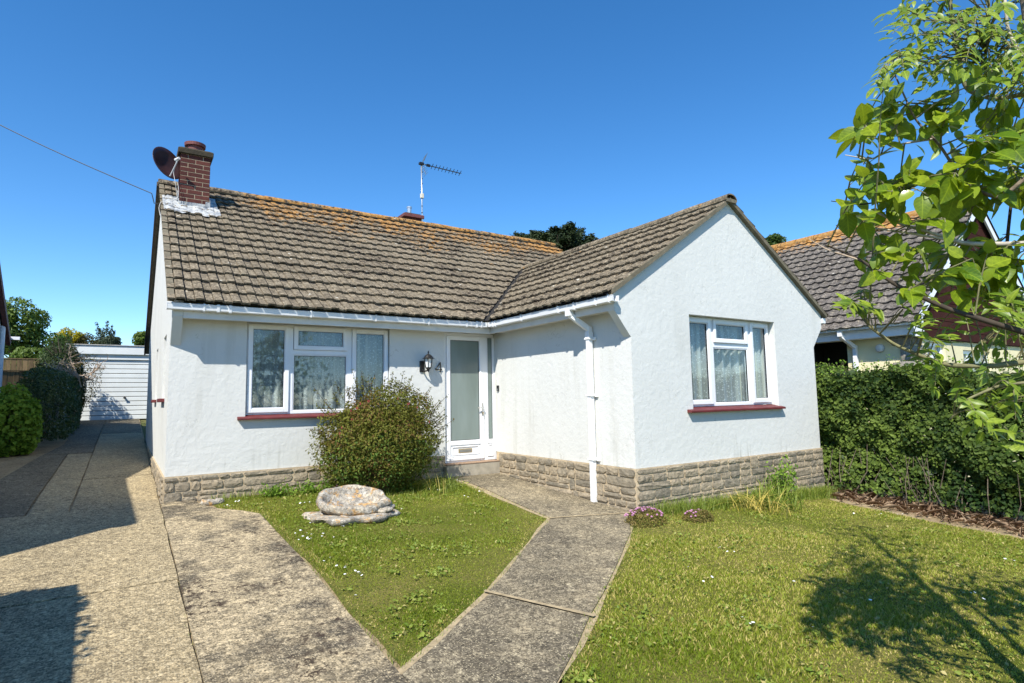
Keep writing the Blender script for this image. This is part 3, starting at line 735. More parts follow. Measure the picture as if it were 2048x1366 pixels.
ridge(roof_main, (-.07, D, zmain(D)-.055), (XE+.06, D, zmain(D)-.055), 20, 1)
ridge(roof_wing, (RX, -W-.078, zwing(RX)-.06), (RX, G/2+.16, zwing(RX)-.06), 11, 2)
# verges: bedded mortar and undercloak
vm = MB()
def verge(p, q, out, w):
    p = np.array(p, float); q = np.array(q, float); vm.obox((p+q)/2, (q-p)/2, np.array(out)*w/2, np.array((0, 0, .03)))
verge((RX, -W-.024, zr(RX)+.022), (L-.33, -W-.024, zr(L-.33)+.022), (0, 1, 0), .072)
verge((RX+.0, -W-.026, zr(RX)+.024), (L+G+.33, -W-.026, zr(L-.33)+.024), (0, 1, 0), .072)
vm.build('verge_bedding', M['verge_mortar'], roof_wing)
vm = MB()
verge((-.022, -.32, zmain(-.32)-.052), (-.022, D, zmain(D)-.052), (1, 0, 0), .07)
verge((-.024, BACK+.34, zmain(-.34)-.05), (-.024, D, zmain(D)-.05), (1, 0, 0), .07)
vm.build('verge_bedding', M['verge_mortar'], roof_main)
rb = MB(); rb.bar((-.075, BACK+.34, zmain(-.34)-.06), (-.075, D, zmain(D)-.06), .03, .11); rb.build('rear_bargeboard', M['bark_dark'], roof_main)

# ---- eaves: fascia, soffit, gutter, brackets
XI = L-.245
fm = MB()
fm.box(.112, XI, -.245, -.225, 1.845, 2.02); fm.box(XI, XI+.02, -W+.115, -.225, 1.845, 2.02)
fm.build('fascia', M['fascia_paint'], house, bevel=.003)
so = MB(); so.box(.112, L-.225, -.224, -.001, 1.8725, 1.884); so.box(L-.224, L-.001, -W+.115, -.225, 1.8725, 1.884); so.build('soffit', M['soffit_paint'], house)
def gutter_run(p, q, side, name):
    """square-line gutter from p to q (top outer lip line); side = unit vector from lip to fascia"""
    p = np.array(p, float); q = np.array(q, float); side = np.array(side, float); u = (q-p)/np.linalg.norm(q-p)
    prof = [(0, 0), (.008, .003), (.013, -.004), (.016, -.060), (.022, -.066), (.088, -.066), (.094, -.06), (.097, -.002), (.104, -.002), (.101, -.070), (.092, -.075), (.018, -.075), (.008, -.068), (.0, -.012), (-.004, -.004)]
    mb = MB(); n = len(prof); V_ = [P0+side*a+np.array((0, 0, b)) for P0 in (p, q) for a, b in prof]
    F_ = [(i, (i+1) % n, n+(i+1) % n, n+i) for i in range(n)]
    mb.add(V_, F_)
    # stop ends
    for P0 in (p+u*.002, q-u*.006): mb.add([P0+side*a+np.array((0, 0, b))+u*e for e in (0, .004) for a, b in prof], [tuple(range(n)), tuple(range(n, 2*n))]+F_)
    return mb.build(name, M['gutter_white'], house)
GZ_ = 2.007
gut = gutter_run((-.06, -.345, GZ_), (L-.345, -.345, GZ_), (0, 1, 0), 'gutter')
gut2 = gutter_run((L-.345, -.3449, GZ_), (L-.345, -W-.075, GZ_), (1, 0, 0), 'gutter')
def bracket(par, c, side, w=.022):
    c = np.array(c, float); side = np.array(side, float); u = np.cross(side, (0, 0, 1)); mb = MB()
    pr = [(-.006, .006), (-.002, .010), (.012, .010), (.012, .004), (.0, -.004), (.007, -.072), (.019, -.080), (.090, -.080), (.098, -.074), (.10, -.02), (.11, -.02), (.11, -.085), (.015, -.088), (.002, -.078), (-.008, -.006)]
    n = len(pr); mb.add([c+side*a+np.array((0, 0, b))+u*e*w/2 for e in (-1, 1) for a, b in pr], [tuple(range(n))[::-1], tuple(range(n, 2*n))]+[(i, (i+1) % n, n+(i+1) % n, n+i) for i in range(n)])
    mb.build('bracket', M['gutter_white'], par)
for x in (.32, .47, .60, 1.55, 2.42, 3.22, 3.85, 4.02, 4.10): bracket(gut, (x, -.345, GZ_), (0, 1, 0), .03 if x in (.47, .60, 4.02) else .02)
for y in (-.48, -.55, -1.25, -2.10, -2.42, -2.82, -3.05): bracket(gut2, (L-.345, y, GZ_), (1, 0, 0), .03 if y in (-2.10, -2.42) else .02)

# ---- square downpipe on the wing
dp = MB()
DX, DY = L-.058, -2.365
dp.bar((L-.30, -2.28, 1.955), (L-.30, -2.28, 1.86), .085, .085, up=(0, 1, 0))
dp.bar((L-.30, -2.28, 1.885), (DX-.005, DY, 1.70), .068, .068)
dp.bar((DX, DY, 1.735), (DX, DY, -.47), .066, .066, up=(0, 1, 0))
dp.box(DX-.040, DX+.040, DY-.040, DY+.040, 1.56, 1.66)
down = dp.build('downpipe', M['gutter_white'], house, bevel=.006)
for z in (1.565, .845, .05):
    MB().box(DX-.043, DX+.050, DY-.052, DY+.052, z, z+.022).box(DX+.030, DX+.053, DY-.085, DY+.085, z-.01, z+.03).build('bracket', M['gutter_white'], down, bevel=.003)

# ---- windows
def frame_ring(x0, x1, z0, z1, w, y0, y1, mb=None):
    mb = mb or MB()
    mb.box(x0, x0+w, y0, y1, z0, z1); mb.box(x1-w, x1, y0, y1, z0, z1); mb.box(x0+w, x1-w, y0, y1, z0, z0+w); mb.box(x0+w, x1-w, y0, y1, z1-w, z1); return mb
def sash(par, x0, x1, z0, z1, y, w=.052, open_=True, name='casement', glass='glass'):
    """one light: sash frame, dark gasket, pane"""
    if open_:
        s = frame_ring(x0, x1, z0, z1, w, y-.022, y+.03).build(name, M['upvc'], par, bevel=.005, segs=2)
        xa, xb, za, zb = x0+w, x1-w, z0+w, z1-w
        frame_ring(xa, xb, za, zb, .010, y-.008, y+.02).build('beading', M['upvc_beading'], s, bevel=.002)
    else:
        s = frame_ring(x0, x1, z0, z1, .016, y-.004, y+.03).build(name, M['upvc'], par, bevel=.004)
        xa, xb, za, zb = x0+.006, x1-.006, z0+.006, z1-.006
    frame_ring(xa+.009, xb-.009, za+.009, zb-.009, .006, y+.001, y+.018).build('gasket', M['gasket'], s)
    MB().box(xa+.012, xb-.012, y+.006, y+.012, za+.012, zb-.012).build('pane', M[glass], s)
    return s
# main window
y = .055
win = MB(); frame_ring(wx0+.012, wx1-.004, wz0, wz1, .040, y, y+.06, win); win.box(1.372, 1.425, y, y+.06, wz0+.04, wz1-.04); win.box(2.150, 2.215, y, y+.06, wz0+.04, wz1-.04); win.box(1.425, 2.150, y+.001, y+.06, 1.475, 1.535)
window = win.build('window', M['upvc'], house, bevel=.004, segs=2); window['label'] = 'white three-light window of the main wall'
sash(window, .868, 1.372, .716, 1.850, y); sash(window, 2.218, 2.742, .716, 1.850, y)
sash(window, 1.430, 2.146, 1.537, 1.850, y, .05, name='fanlight'); sash(window, 1.425, 2.150, .722, 1.475, y+.01, open_=False, name='fixed_light')
MB().prism([(-.065, .632), (-.065, .655), (.05, .688), (.05, .632)], 0, .755, 2.85).build('window_sill', M['sill_red'], house, bevel=.006, segs=2)
# gable window
y = -W+.105
win = MB(); frame_ring(vx0+.004, vx1-.004, vz0+.004, vz1-.004, .040, y, y+.06, win); win.box(6.130, 6.190, y, y+.06, vz0+.044, vz1-.044); win.box(6.945, 7.005, y, y+.06, vz0+.044, vz1-.044); win.box(6.190, 6.945, y+.001, y+.06, 1.475, 1.54)
window2 = win.build('window', M['upvc'], house, bevel=.004, segs=2); window2['label'] = 'white three-light window of the front gable'
sash(window2, vx0+.030, 6.130, .715, 1.848, y); sash(window2, 7.008, vx1-.030, .715, 1.848, y)
sash(window2, 6.195, 6.940, 1.542, 1.848, y, .05, name='fanlight'); sash(window2, 6.190, 6.945, .718, 1.475, y+.01, open_=False, name='fixed_light')
MB().prism([(-W-.07, .618), (-W-.07, .645), (-W+.10, .682), (-W+.10, .618)], 0, vx0-.115, vx1+.055).build('window_sill', M['sill_red'], house, bevel=.006, segs=2)
# two small windows in the left gable wall, seen on edge
for a0, a1 in ys:
    q = MB(); x = .07; q.box(x, x+.06, a0, a0+.06, .92, 1.75); q.box(x, x+.06, a1-.06, a1, .92, 1.75); q.box(x, x+.06, a0+.06, a1-.06, .92, .98); q.box(x, x+.06, a0+.06, a1-.06, 1.69, 1.75)
    w_ = q.build('window', M['upvc'], house); w_['label'] = 'narrow window in the side wall'
    MB().box(x+.02, x+.03, a0+.06, a1-.06, .98, 1.69).build('pane', M['frosted_glass'], w_)
    MB().box(-.055, .06, a0-.06, a1+.06, .872, .919).build('window_sill', M['sill_red'], house, bevel=.005)

# ---- front door with sidelight
y = .040
df = MB(); df.box(dx0, dx0+.045, y, y+.07, dz0, dz1); df.box(dx0+.045, dx1-.004, y, y+.07, dz1-.045, dz1); df.box(4.345, 4.415, y-.004, y+.07, dz0, dz1-.045); df.box(dx1-.028, L+.03, y, y+.07, dz0, dz1-.045); df.box(dx0+.045, 4.345, y, y+.07, dz0, dz0+.03); df.box(4.415, dx1-.028, y, y+.07, dz0, dz0+.045); df.box(4.415, dx1-.028, y, y+.07, .135, .190)
door = MB(); 
door.box(3.687, 3.745, y-.016, y+.04, -.093, 1.822); door.box(4.275, 4.343, y-.016, y+.04, -.093, 1.822); door.box(3.745, 4.275, y-.016, y+.04, 1.765, 1.822); door.box(3.745, 4.275, y-.016, y+.04, .135, .195); door.box(3.745, 4.275, y-.016, y+.04, -.093, -.035); door.box(3.745, 4.275, y+.0, y+.03, -.035, .135)
doorO = door.build('door', M['upvc'], house, bevel=.005, segs=2)
df.build('frame', M['upvc'], doorO, bevel=.004)
frame_ring(3.745, 4.275, .195, 1.765, .010, y-.008, y+.02).build('beading', M['upvc_beading'], doorO, bevel=.002)
frame_ring(3.754, 4.266, .204, 1.756, .008, y+.001, y+.018).build('gasket', M['gasket'], doorO)
MB().box(3.758, 4.262, y+.006, y+.014, .208, 1.752).build('pane', M['frosted_glass'], doorO)
frame_ring(3.765, 4.255, -.018, .118, .020, y-.012, y+.002).build('panel_moulding', M['upvc'], doorO, bevel=.006)
frame_ring(4.417, dx1-.030, -.07, .125, .018, y-.008, y+.03).build('panel_moulding', M['upvc'], doorO, bevel=.005)
MB().box(4.434, dx1-.047, y+.004, y+.02, -.052, .107).build('sidelight_panel', M['upvc'], doorO)
frame_ring(4.417, dx1-.030, .190, 1.823, .012, y-.004, y+.03).build('sidelight_beading', M['upvc_beading'], doorO, bevel=.003)
frame_ring(4.428, dx1-.041, .201, 1.812, .006, y+.001, y+.018).build('gasket', M['gasket'], doorO)
MB().box(4.431, dx1-.044, y+.006, y+.014, .204, 1.809).build('sidelight_pane', M['frosted_glass'], doorO)
lb = MB().box(3.885, 4.125, y-.006, y+.004, .012, .078).build('letter_box', M['gold'], doorO, bevel=.004); MB().box(3.905, 4.105, y-.012, y-.004, .026, .062).build('flap', M['metal_dull'], lb, bevel=.003)
hd = MB().box(4.300, 4.326, y-.024, y-.016, .570, .770).build('handle', M['chrome'], doorO, bevel=.004)
MB().bar((4.312, y-.055, .70), (4.205, y-.055, .70), .016, .016).bar((4.312, y-.02, .70), (4.312, y-.058, .70), .016, .016).build('lever', M['chrome'], hd, bevel=.004)
MB().tube([(4.313, y-.02, .62), (4.313, y-.038, .62)], .011, 10).tube([(4.313, y-.036, .62), (4.316, y-.039, .585)], .004, 6).build('key', M['gold'], hd)
st = MB(); st.box(3.60, 4.532, -.125, .039, -.45, -.140); step = st.build('door_step', M['step_concrete'], house, bevel=.008); MB().box(3.598, 4.533, -.130, .039, -.139, -.126).build('tread', M['step_edge_paint'], step)

# ---- chimney of separate bricks
chim = MB().box(.2085, .6415, 2.8035, 3.2365, 3.75, 5.035).build('chimney', M['pale_mortar'], house)
def brick_me(l):
    me = MB().box(-l/2, l/2, -.05125, .05125, -.0325, .0325).mesh('brick', bevel=.003); me.materials.append(M['brick']); return me
BR = brick_me(.215)
cx, cy = .425, 3.02
zz = 3.985; k = 0
while zz < 5.02:
    for i, (px, py, rot) in enumerate(((-.1125, -.16875, 0), (.1125, -.16875, 0), (-.1125, .16875, 0), (.1125, .16875, 0), (-.16875, 0, 1), (.16875, 0, 1))):
        if k % 2: px, py, rot = py, px, 1-rot
        c_, s2 = (1, 0) if not rot else (0, 1)
        inst('brick', BR, chim, mat4((cx+px+rr.uniform(-.0015, .0015), cy+py+rr.uniform(-.0015, .0015), zz), (c_, s2, 0), (-s2, c_, 0), (0, 0, 1)))
    zz += .075; k += 1
ztopc = zz-.0375
MB().add([(cx+sx*a, cy+sy*a, z) for a, z in ((.260, ztopc), (.265, ztopc+.085), (.215, ztopc+.115)) for sx, sy in ((-1, -1), (1, -1), (1, 1), (-1, 1))],
    [(3, 2, 1, 0)]+[(i*4+j, i*4+(j+1) % 4, i*4+4+(j+1) % 4, i*4+4+j) for i in range(2) for j in range(4)]+[(8, 9, 10, 11)]).build('chimney_cap', M['cap_concrete'], chim, bevel=.008)
MB().lathe([(.125, .12), (.125, .215), (.160, .222), (.165, .275), (.150, .28), (.145, .25), (.10, .245)], (cx, cy, ztopc), 24).build('chimney_pot', M['pot_clay'], chim)
# flashing dressed over the tiles
def prof_h(s):
    s = (s-c0) % TW; return float(np.interp(s, [q[0] for q in PROF], [q[1] for q in PROF]))
def flash(x0, x1, y0f, y1f, name, seed, lift=.046, nx_=40, ny_=8):
    r = random.Random(seed); Vs = []; ph = r.random()*6
    for j in range(ny_):
        for i in range(nx_):
            x = x0+(x1-x0)*i/(nx_-1); ye = y0f+.045*math.sin(x*17+ph)+.03*math.sin(x*41+ph); y_ = ye+(y1f-ye)*j/(ny_-1)
            Vs.append((x, y_, zmain(y_)-.045+CP*lift+.9*prof_h(x)+r.uniform(-.004, .006)))
    return MB().add(Vs, [(j*nx_+i, j*nx_+i+1, (j+1)*nx_+i+1, (j+1)*nx_+i) for j in range(ny_-1) for i in range(nx_-1)]).build(name, M['lead'], chim, smooth=True, recalc=False)
flash(-.02, .80, 2.44, 2.81, 'flashing', 1); flash(.64, .78, 2.70, 3.30, 'flashing', 2, .05, 10, 12); flash(-.03, .205, 2.62, 3.12, 'flashing', 3, .05, 14, 10)
fl = MB()
fl.box(.196, .654, 2.785, 2.794, 4.10, 4.175); fl.prism([(2.79, 4.12), (3.25, 4.42), (3.25, 4.56), (3.1, 4.52), (3.1, 4.44), (2.95, 4.41), (2.95, 4.33), (2.79, 4.28)], 0, .6505, .657); fl.prism([(2.79, 4.12), (3.25, 4.42), (3.25, 4.50), (2.79, 4.20)], 0, .193, .1995)
fl.box(.59, .66, 2.782, 2.7845, 4.12, 4.22)
fl.build('flashing', M['lead'], chim)
# small stack on the far slope with a steel flue
rc = MB().box(5.14, 5.56, 5.02, 5.38, 4.1, 5.30).build('rear_chimney', M['brick'], house)
MB().box(5.08, 5.62, 4.96, 5.44, 5.30, 5.385).build('chimney_cap', M['pot_clay'], rc, bevel=.008); MB().box(5.15, 5.55, 5.03, 5.37, 5.386, 5.42).build('flaunching', M['cap_concrete'], rc)
MB().lathe([(.055, 0), (.055, .17), (.065, .175), (.065, .21), (.03, .215)], (5.32, 5.2, 5.415), 14).build('flue', M['metal_pole'], rc)
# ------------------------------------------------------------------ things fixed to the house
# net curtains hang inside, just behind the glass
def net(label, x0, x1, z0, z1, y, seed):
    r = np.random.default_rng(seed); nx_, nz_ = 140, 6
    xs = np.linspace(x0, x1, nx_); ph = r.random(5)*6
    off = .024*np.sin(xs*42+ph[0]+1.5*np.sin(xs*5+ph[1]))+.010*np.sin(xs*77+ph[2]+2*np.sin(xs*7))+.008*np.sin(xs*19+ph[3])
    V, F, UV = [], [], []
    ds = np.concatenate([[0], np.cumsum(np.hypot(np.diff(xs), np.diff(off)))])
    for j in range(nz_):
        z = z0+(z1-z0)*j/(nz_-1); k = 1.15-.35*j/(nz_-1)
        for i in range(nx_): V.append((xs[i], y+.05+off[i]*k, z)); UV.append((ds[i]*1.0, z, 0))
    F = [(j*nx_+i, j*nx_+i+1, (j+1)*nx_+i+1, (j+1)*nx_+i) for j in range(nz_-1) for i in range(nx_-1)]
    o = MB().add(V, F).build('net_curtain', M['net_lace'], None, smooth=True, recalc=False)
    a_ = o.data.attributes.new('cloth', 'FLOAT_VECTOR', 'POINT'); a_.data.foreach_set('vector', np.array(UV, np.float32).ravel())
    return tag(o, label, 'curtain')
net('white lace net curtain behind the window of the main wall', .88, 2.72, .70, 1.845, .13, 1)
net('white lace net curtain behind the window of the front gable', vx0+.04, vx1-.04, .70, 1.84, -W+.18, 2)
def drape(label, x0, x1, y):
    xs = np.linspace(x0, x1, 24); V = [(x, y+.02*math.sin(x*95), z) for z in (.69, 1.85) for x in xs]
    o = MB().add(V, [(i, i+1, 24+i+1, 24+i) for i in range(23)]).build('curtain', M['curtain_cream'], None, smooth=True, recalc=False); tag(o, label, 'curtain')
drape('cream side curtain at the left light of the gable window', 6.00, 6.11, -W+.245)
drape('cream side curtain in the middle of the gable window', 6.80, 6.93, -W+.245)
drape('cream side curtain at the right light of the gable window', 7.27, 7.43, -W+.245)

# wall lantern
lan = thing('wall_lantern', 'black coach lantern with pale glass on the wall beside the front door', 'wall light', (3.346, 0, 1.38))
MB().obox((3.275, -.012, 1.325), (.045, 0, 0), (0, .012, 0), (0, 0, .10)).build('backplate', M['black_iron'], lan, bevel=.012, segs=2)
MB().tube([(3.28, -.02, 1.27), (3.29, -.07, 1.235), (3.32, -.12, 1.245), (3.346, -.13, 1.275)], [.014, .015, .014, .012], 8).build('bracket', M['black_iron'], lan)
lc = (3.346, -.13, 0)
MB().lathe([(.012, 1.225), (.020, 1.245), (.014, 1.262), (.05, 1.282), (.058, 1.305)], lc, 6).build('base', M['black_iron'], lan)
MB().lathe([(.048, 1.306), (.070, 1.455)], lc, 6).build('glass', M['lamp_glass'], lan)
for k in range(6):
    a_ = 2*math.pi*k/6; ca, sa = math.cos(a_), math.sin(a_)
    MB().tube([(lc[0]+.052*ca, lc[1]+.052*sa, 1.30), (lc[0]+.075*ca, lc[1]+.075*sa, 1.462)], .0065, 5).build('bar', M['black_iron'], lan)
MB().lathe([(.108, 1.458), (.108, 1.466), (.085, 1.475), (.060, 1.512), (.030, 1.535), (.012, 1.545), (.010, 1.56), (.015, 1.568), (.004, 1.60)], lc, 12).build('roof', M['black_iron'], lan)
for o_ in lan.children:
    o_.matrix_basis = Matrix.Scale(.84, 4) @ o_.matrix_basis
lan.location.x -= .03
# house number 4
def number4(cx_, cz, h):
    q = MB(); y0, y1 = -.018, -.010
    q.obox((cx_+h*.16, (y0+y1)/2, cz+h*.0), (h*.045, 0, 0), (0, .004, 0), (0, 0, h*.5))
    q.obox((cx_-h*.02, (y0+y1)/2-.0012, cz-h*.22), (h*.36, 0, 0), (0, .0045, 0), (0, 0, h*.045))
    p_ = np.array((cx_-h*.36, (y0+y1)/2-.0006, cz-h*.20)); e_ = np.array((cx_+h*.15, (y0+y1)/2-.0006, cz+h*.47)); d = e_-p_; l = np.linalg.norm(d); d /= l; s = np.cross(d, (0, 1, 0))
    q.obox((p_+e_)/2, d*l/2, (0, .0042, 0), s*h*.042)
    return q.build('house_number', M['black_iron'], None)
tag(number4(3.535, 1.325, .155), 'black metal figure 4 on the wall between lantern and door', 'house number')
# doorbell
db = thing('doorbell', 'small dark video doorbell on the wing wall next to the door', 'doorbell', (L, -.075, 1.0))
MB().box(L-.024, L-.001, -.100, -.052, .955, 1.045).build('body', M['black_iron'], db, bevel=.006, segs=2)
MB().box(L-.0275, L-.023, -.094, -.058, .963, .995).build('button_plate', M['metal_dull'], db, bevel=.002); MB().tube([(L-.023, -.076, 1.022), (L-.029, -.076, 1.022)], .009, 12).build('lens', M['gasket'], db)
tag(MB().tube([(L-.006, -.07, 1.048), (L-.008, -.066, 1.07), (L-.006, -.06, 1.09), (L-.006, -.05, 1.14), (L-.006, -.03, 1.15)], .005, 6).build('bell_wire', M['cable_white'], None), 'short white wire above the doorbell', 'wire')

# satellite dish on the chimney
DC = np.array((.00, 2.84, 4.775)); ax_d = np.array((.55, -.78, .30)); ax_d /= np.linalg.norm(ax_d)
dish = thing('satellite_dish', 'dark brown satellite dish fixed to the side of the brick chimney', 'satellite dish', tuple(DC))
sx_ = np.cross(ax_d, (0, 0, 1)); sx_ /= np.linalg.norm(sx_); sz_ = np.cross(sx_, ax_d)
Vs, n = [], 28
for ring, (rr_, dpt) in enumerate(((0, .0), (.4, .012), (.75, .042), (1.0, .075), (1.02, .070), (.75, .032), (.4, .002), (0, -.01))):
    for k in range(n):
        a_ = 2*math.pi*k/n; Vs.append(DC+sx_*.26*rr_*math.cos(a_)+sz_*.285*rr_*math.sin(a_)+ax_d*(dpt-.03))
MB().add(Vs, [(i*n+k, i*n+(k+1) % n, (i+1)*n+(k+1) % n, (i+1)*n+k) for i in range(7) for k in range(n)]).build('reflector', M['dish_dark'], dish, smooth=True)
foc = DC+ax_d*.27-sz_*.04; foot = DC-sz_*.24+ax_d*.03
MB().tube([foot, foot+(foc-foot)*.6-sz_*.01, foc-sz_*.01], .010, 8).build('arm', M['grey_plastic'], dish)
MB().tube([foc+ax_d*.03, foc-ax_d*.05], [.022, .030], 12).build('receiver', M['cable_white'], dish)
MB().tube([DC-ax_d*.03, DC-ax_d*.10, (.20, 2.98, 4.78)], .018, 8).build('mount', M['metal_dull'], dish)
def cable(name, label, pts, r=.0035, mt='cable_white'):
    pts = np.array(pts, float); t = np.linspace(0, 1, len(pts)); tt = np.linspace(0, 1, len(pts)*6)
    # smooth through the points
    P_ = np.stack([np.interp(tt, t, pts[:, k]) for k in range(3)], 1)
    for _ in range(3): P_[1:-1] = (P_[:-2]+2*P_[1:-1]+P_[2:])/4
    return tag(MB().tube(P_, r, 6).build(name, M[mt], None, smooth=True), label, 'cable')
cable('dish_cable', 'white cable hanging straight from the dish to the flashing', [foc, (.10, 2.72, 4.62), (.13, 2.68, 4.45), (.16, 2.70, 4.27), (.17, 2.74, 4.16)])
cable('dish_cable', 'white cable looping from the chimney foot over the roof verge', [(.17, 2.80, 4.5), (.19, 2.76, 4.35), (.185, 2.74, 4.2), (.05, 2.72, 4.12), (-.06, 2.74, 4.10), (-.085, 2.60, 3.95), (-.07, 2.35, 3.76)])
wire_end = np.array((-.08, 2.95, 4.12))
w0 = np.array((-6.2, -.6, 6.9)); pts = []
w0 = at(-420, 8, 9.0)
for k in range(25):
    t = k/24; q = w0+(wire_end+np.array((-.10, 0, .16))-w0)*t; q[2] -= .18*math.sin(math.pi*t); pts.append(q)
pts += [wire_end+np.array((-.085, 0, .10)), wire_end+np.array((-.06, 0, .0)), wire_end]
tag(MB().tube(pts, .0075, 6).build('telephone_wire', M['cable_dark'], None), 'thin dark overhead telephone wire running to the left roof verge', 'wire')

# TV aerial
ae = thing('tv_aerial', 'television aerial on a white pole behind the roof ridge', 'aerial', (5.60, 5.0, 4.05))
MB().tube([(5.60, 5.0, 4.05), (5.575, 5.0, 5.6), (5.56, 5.0, 6.74)], .019, 8).build('mast', M['metal_pole'], ae, smooth=True)
for z in (5.18, 5.3, 5.45, 5.62, 6.2, 6.33, 6.5): MB().tube([(5.575, 5.0, z), (5.575, 5.0, z+.018)], .022, 8).build('tape', M['cable_dark'], ae)
MB().box(5.535, 5.615, 4.965, 5.03, 5.83, 5.95).build('amplifier_box', M['cream_plastic'], ae, bevel=.006)
MB().box(5.50, 5.62, 4.96, 5.04, 6.69, 6.75).build('clamp', M['black_iron'], ae, bevel=.005)
b0 = np.array((5.52, 5.0, 6.72)); b1 = np.array((6.58, 4.86, 6.63))
MB().bar(b0, b1, .018, .018).build('boom', M['black_iron'], ae)
bd = (b1-b0)/np.linalg.norm(b1-b0); bs = np.array((bd[1], -bd[0], 0)); bs /= np.linalg.norm(bs)
for k in range(9):
    c_ = b0+(b1-b0)*(.30+.70*k/8); q = MB()
    for sg in (-1, 1):
        q.tube([c_, c_+bs*.09*sg+np.array((0, 0, .032))], .008, 5); q.tube([c_, c_+bs*.09*sg-np.array((0, 0, .032))], .008, 5)
    q.build('director', M['black_iron'], ae)
q = MB()
for sg in (-1, 1):
    e0 = b0+bd*.06; e1 = e0+np.array((.10, 0, .25*sg))
    q.tube([e0, e1], .007, 5)
    for j in range(5):
        c_ = e0+(e1-e0)*(.25+.75*j/4); q.tube([c_-bs*.17, c_+bs*.17], .004, 5)
q.build('reflector', M['metal_dull'], ae)
MB().obox(b0+bd*.22, bd*.05, bs*.03, (0, 0, .03)).build('dipole', M['black_iron'], ae, bevel=.01)

# ------------------------------------------------------------------ garage at the end of the drive
GY_ = 13.83; gg = float(gz(-.6, GY_))
gar = thing('garage', 'white flat-roofed garage at the end of the driveway', 'garage', (-.4, GY_, gg))
q = MB(); q.box(-1.86, -1.57, GY_, GY_+4.5, gg-.2, 2.39); q.box(.85, 1.15, GY_, GY_+4.5, gg-.2, 2.39); q.box(-1.57, .85, GY_, GY_+.2, 2.24, 2.39); q.box(-1.57, .85, GY_+4.3, GY_+4.5, gg-.2, 2.39)
q.build('wall', M['garage_paint'], gar)
MB().box(-1.92, 1.2, GY_-.06, GY_+4.6, 2.392, 2.665).build('roof_fascia', M['garage_paint'], gar, bevel=.01)
MB().box(-1.96, 1.24, GY_-.09, GY_+4.63, 2.667, 2.69).build('roof_edge', M['plaster_grey'], gar)
gd = MB().box(-1.568, .848, GY_+.075, GY_+.10, gg-.05, 2.239).build('garage_door', M['dark_void'], gar)
nP = 13; hP = (2.235-gg)/nP
for k in range(nP):
    MB().box(-1.566, .846, GY_+.045, GY_+.074, gg+k*hP+.012, gg+(k+1)*hP-.006).build('panel', M['garage_paint'], gd, bevel=.006)
MB().tube([(-.43, GY_+.045, 1.06), (-.43, GY_-.03, 1.06)], .028, 10).box(-.47, -.39, GY_-.04, GY_-.025, 1.04, 1.08).build('handle', M['black_iron'], gd)

# ------------------------------------------------------------------ neighbour on the right
NX, NY = 11.0, -3.45; NR, NZ = 14.0, 4.75; nb0 = float(gz(NX, NY))
ns = (NZ-2.06)/(NR-10.62); ncp = 1/math.sqrt(1+ns*ns); nsp = ns*ncp
def znb(x): return NZ-ns*abs(x-NR)
nb = thing('neighbour_bungalow', 'yellow rendered bungalow with grey tiled roof and brown boarded gable behind the hedge', 'house', (NX, NY, nb0))
q = MB(); TN = .25
q.prism([(NY+TN, nb0-.2), (-2.28, nb0-.2), (-2.28, 1.93), (NY+TN, 1.93)], 0, NX, NX+TN)
q.prism([(-1.45, nb0-.2), (8, nb0-.2), (8, 1.93), (-1.45, 1.93)], 0, NX, NX+TN)
nwx = [(11.40, 12.15), (12.95, 14.3)]
q.box(NX, 11.40, NY, NY+TN, nb0-.2, 1.93); q.box(12.15, 12.95, NY, NY+TN, nb0-.2, 1.93); q.box(14.3, 17.0, NY, NY+TN, nb0-.2, 1.93); q.box(11.40, 12.15, NY, NY+TN, 1.70, 1.93); q.box(12.95, 14.3, NY, NY+TN, 1.60, 1.93); q.box(11.40, 12.15, NY, NY+TN, nb0-.2, .25); q.box(12.95, 14.3, NY, NY+TN, nb0-.2, .25)
q.box(16.75, 17.0, NY+TN, 8, nb0-.2, 1.93)
q.prism([(10.95, 1.935), (17.05, 1.935), (NR, NZ-.12)], 1, 7.8, 8.0)
q.build('wall', M['render_yellow'], nb)
MB().box(NX+.9, NX+1.0, -2.4, -1.3, nb0-.2, 1.93).box(NX+TN, NX+1.0, -1.35, -1.30, nb0-.2, 1.93).build('porch_recess', M['dark_room'], nb)
MB().box(11.3, 16.7, NY+1.2, NY+1.3, nb0, 1.9).build('interior', M['dark_room'], nb)
# quoins
qs = MB; rr3 = random.Random(9)
qm = [MB().add([((v[0]), v[1], v[2]) for v in [p_.co[:] for p_ in STONES[i].vertices]], [tuple(f.vertices) for f in STONES[i].polygons]).mesh('quoin') for i in range(6)]
for me in qm: me.materials.append(M['quoin_stone'])
z = 1.92; k = 0
while z > -.8:
    h = rr3.uniform(.24, .34); wq = .42 if k % 2 == 0 else .27; wf = .27 if k % 2 == 0 else .42
    inst('quoin', qm[k % 6], nb, mat4((NX-.008, NY-.02+wq/2, z-h/2), np.array((0, -1, 0))*(wq-.015), np.array((1, 0, 0))*.05, np.array((0, 0, 1))*(h-.02)))
    inst('quoin', qm[(k+3) % 6], nb, mat4((NX-.02+wf/2*.62, NY-.008, z-h/2), np.array((1, 0, 0))*(wf*.62-.015), np.array((0, 1, 0))*.05, np.array((0, 0, 1))*(h-.02)))
    z -= h; k += 1
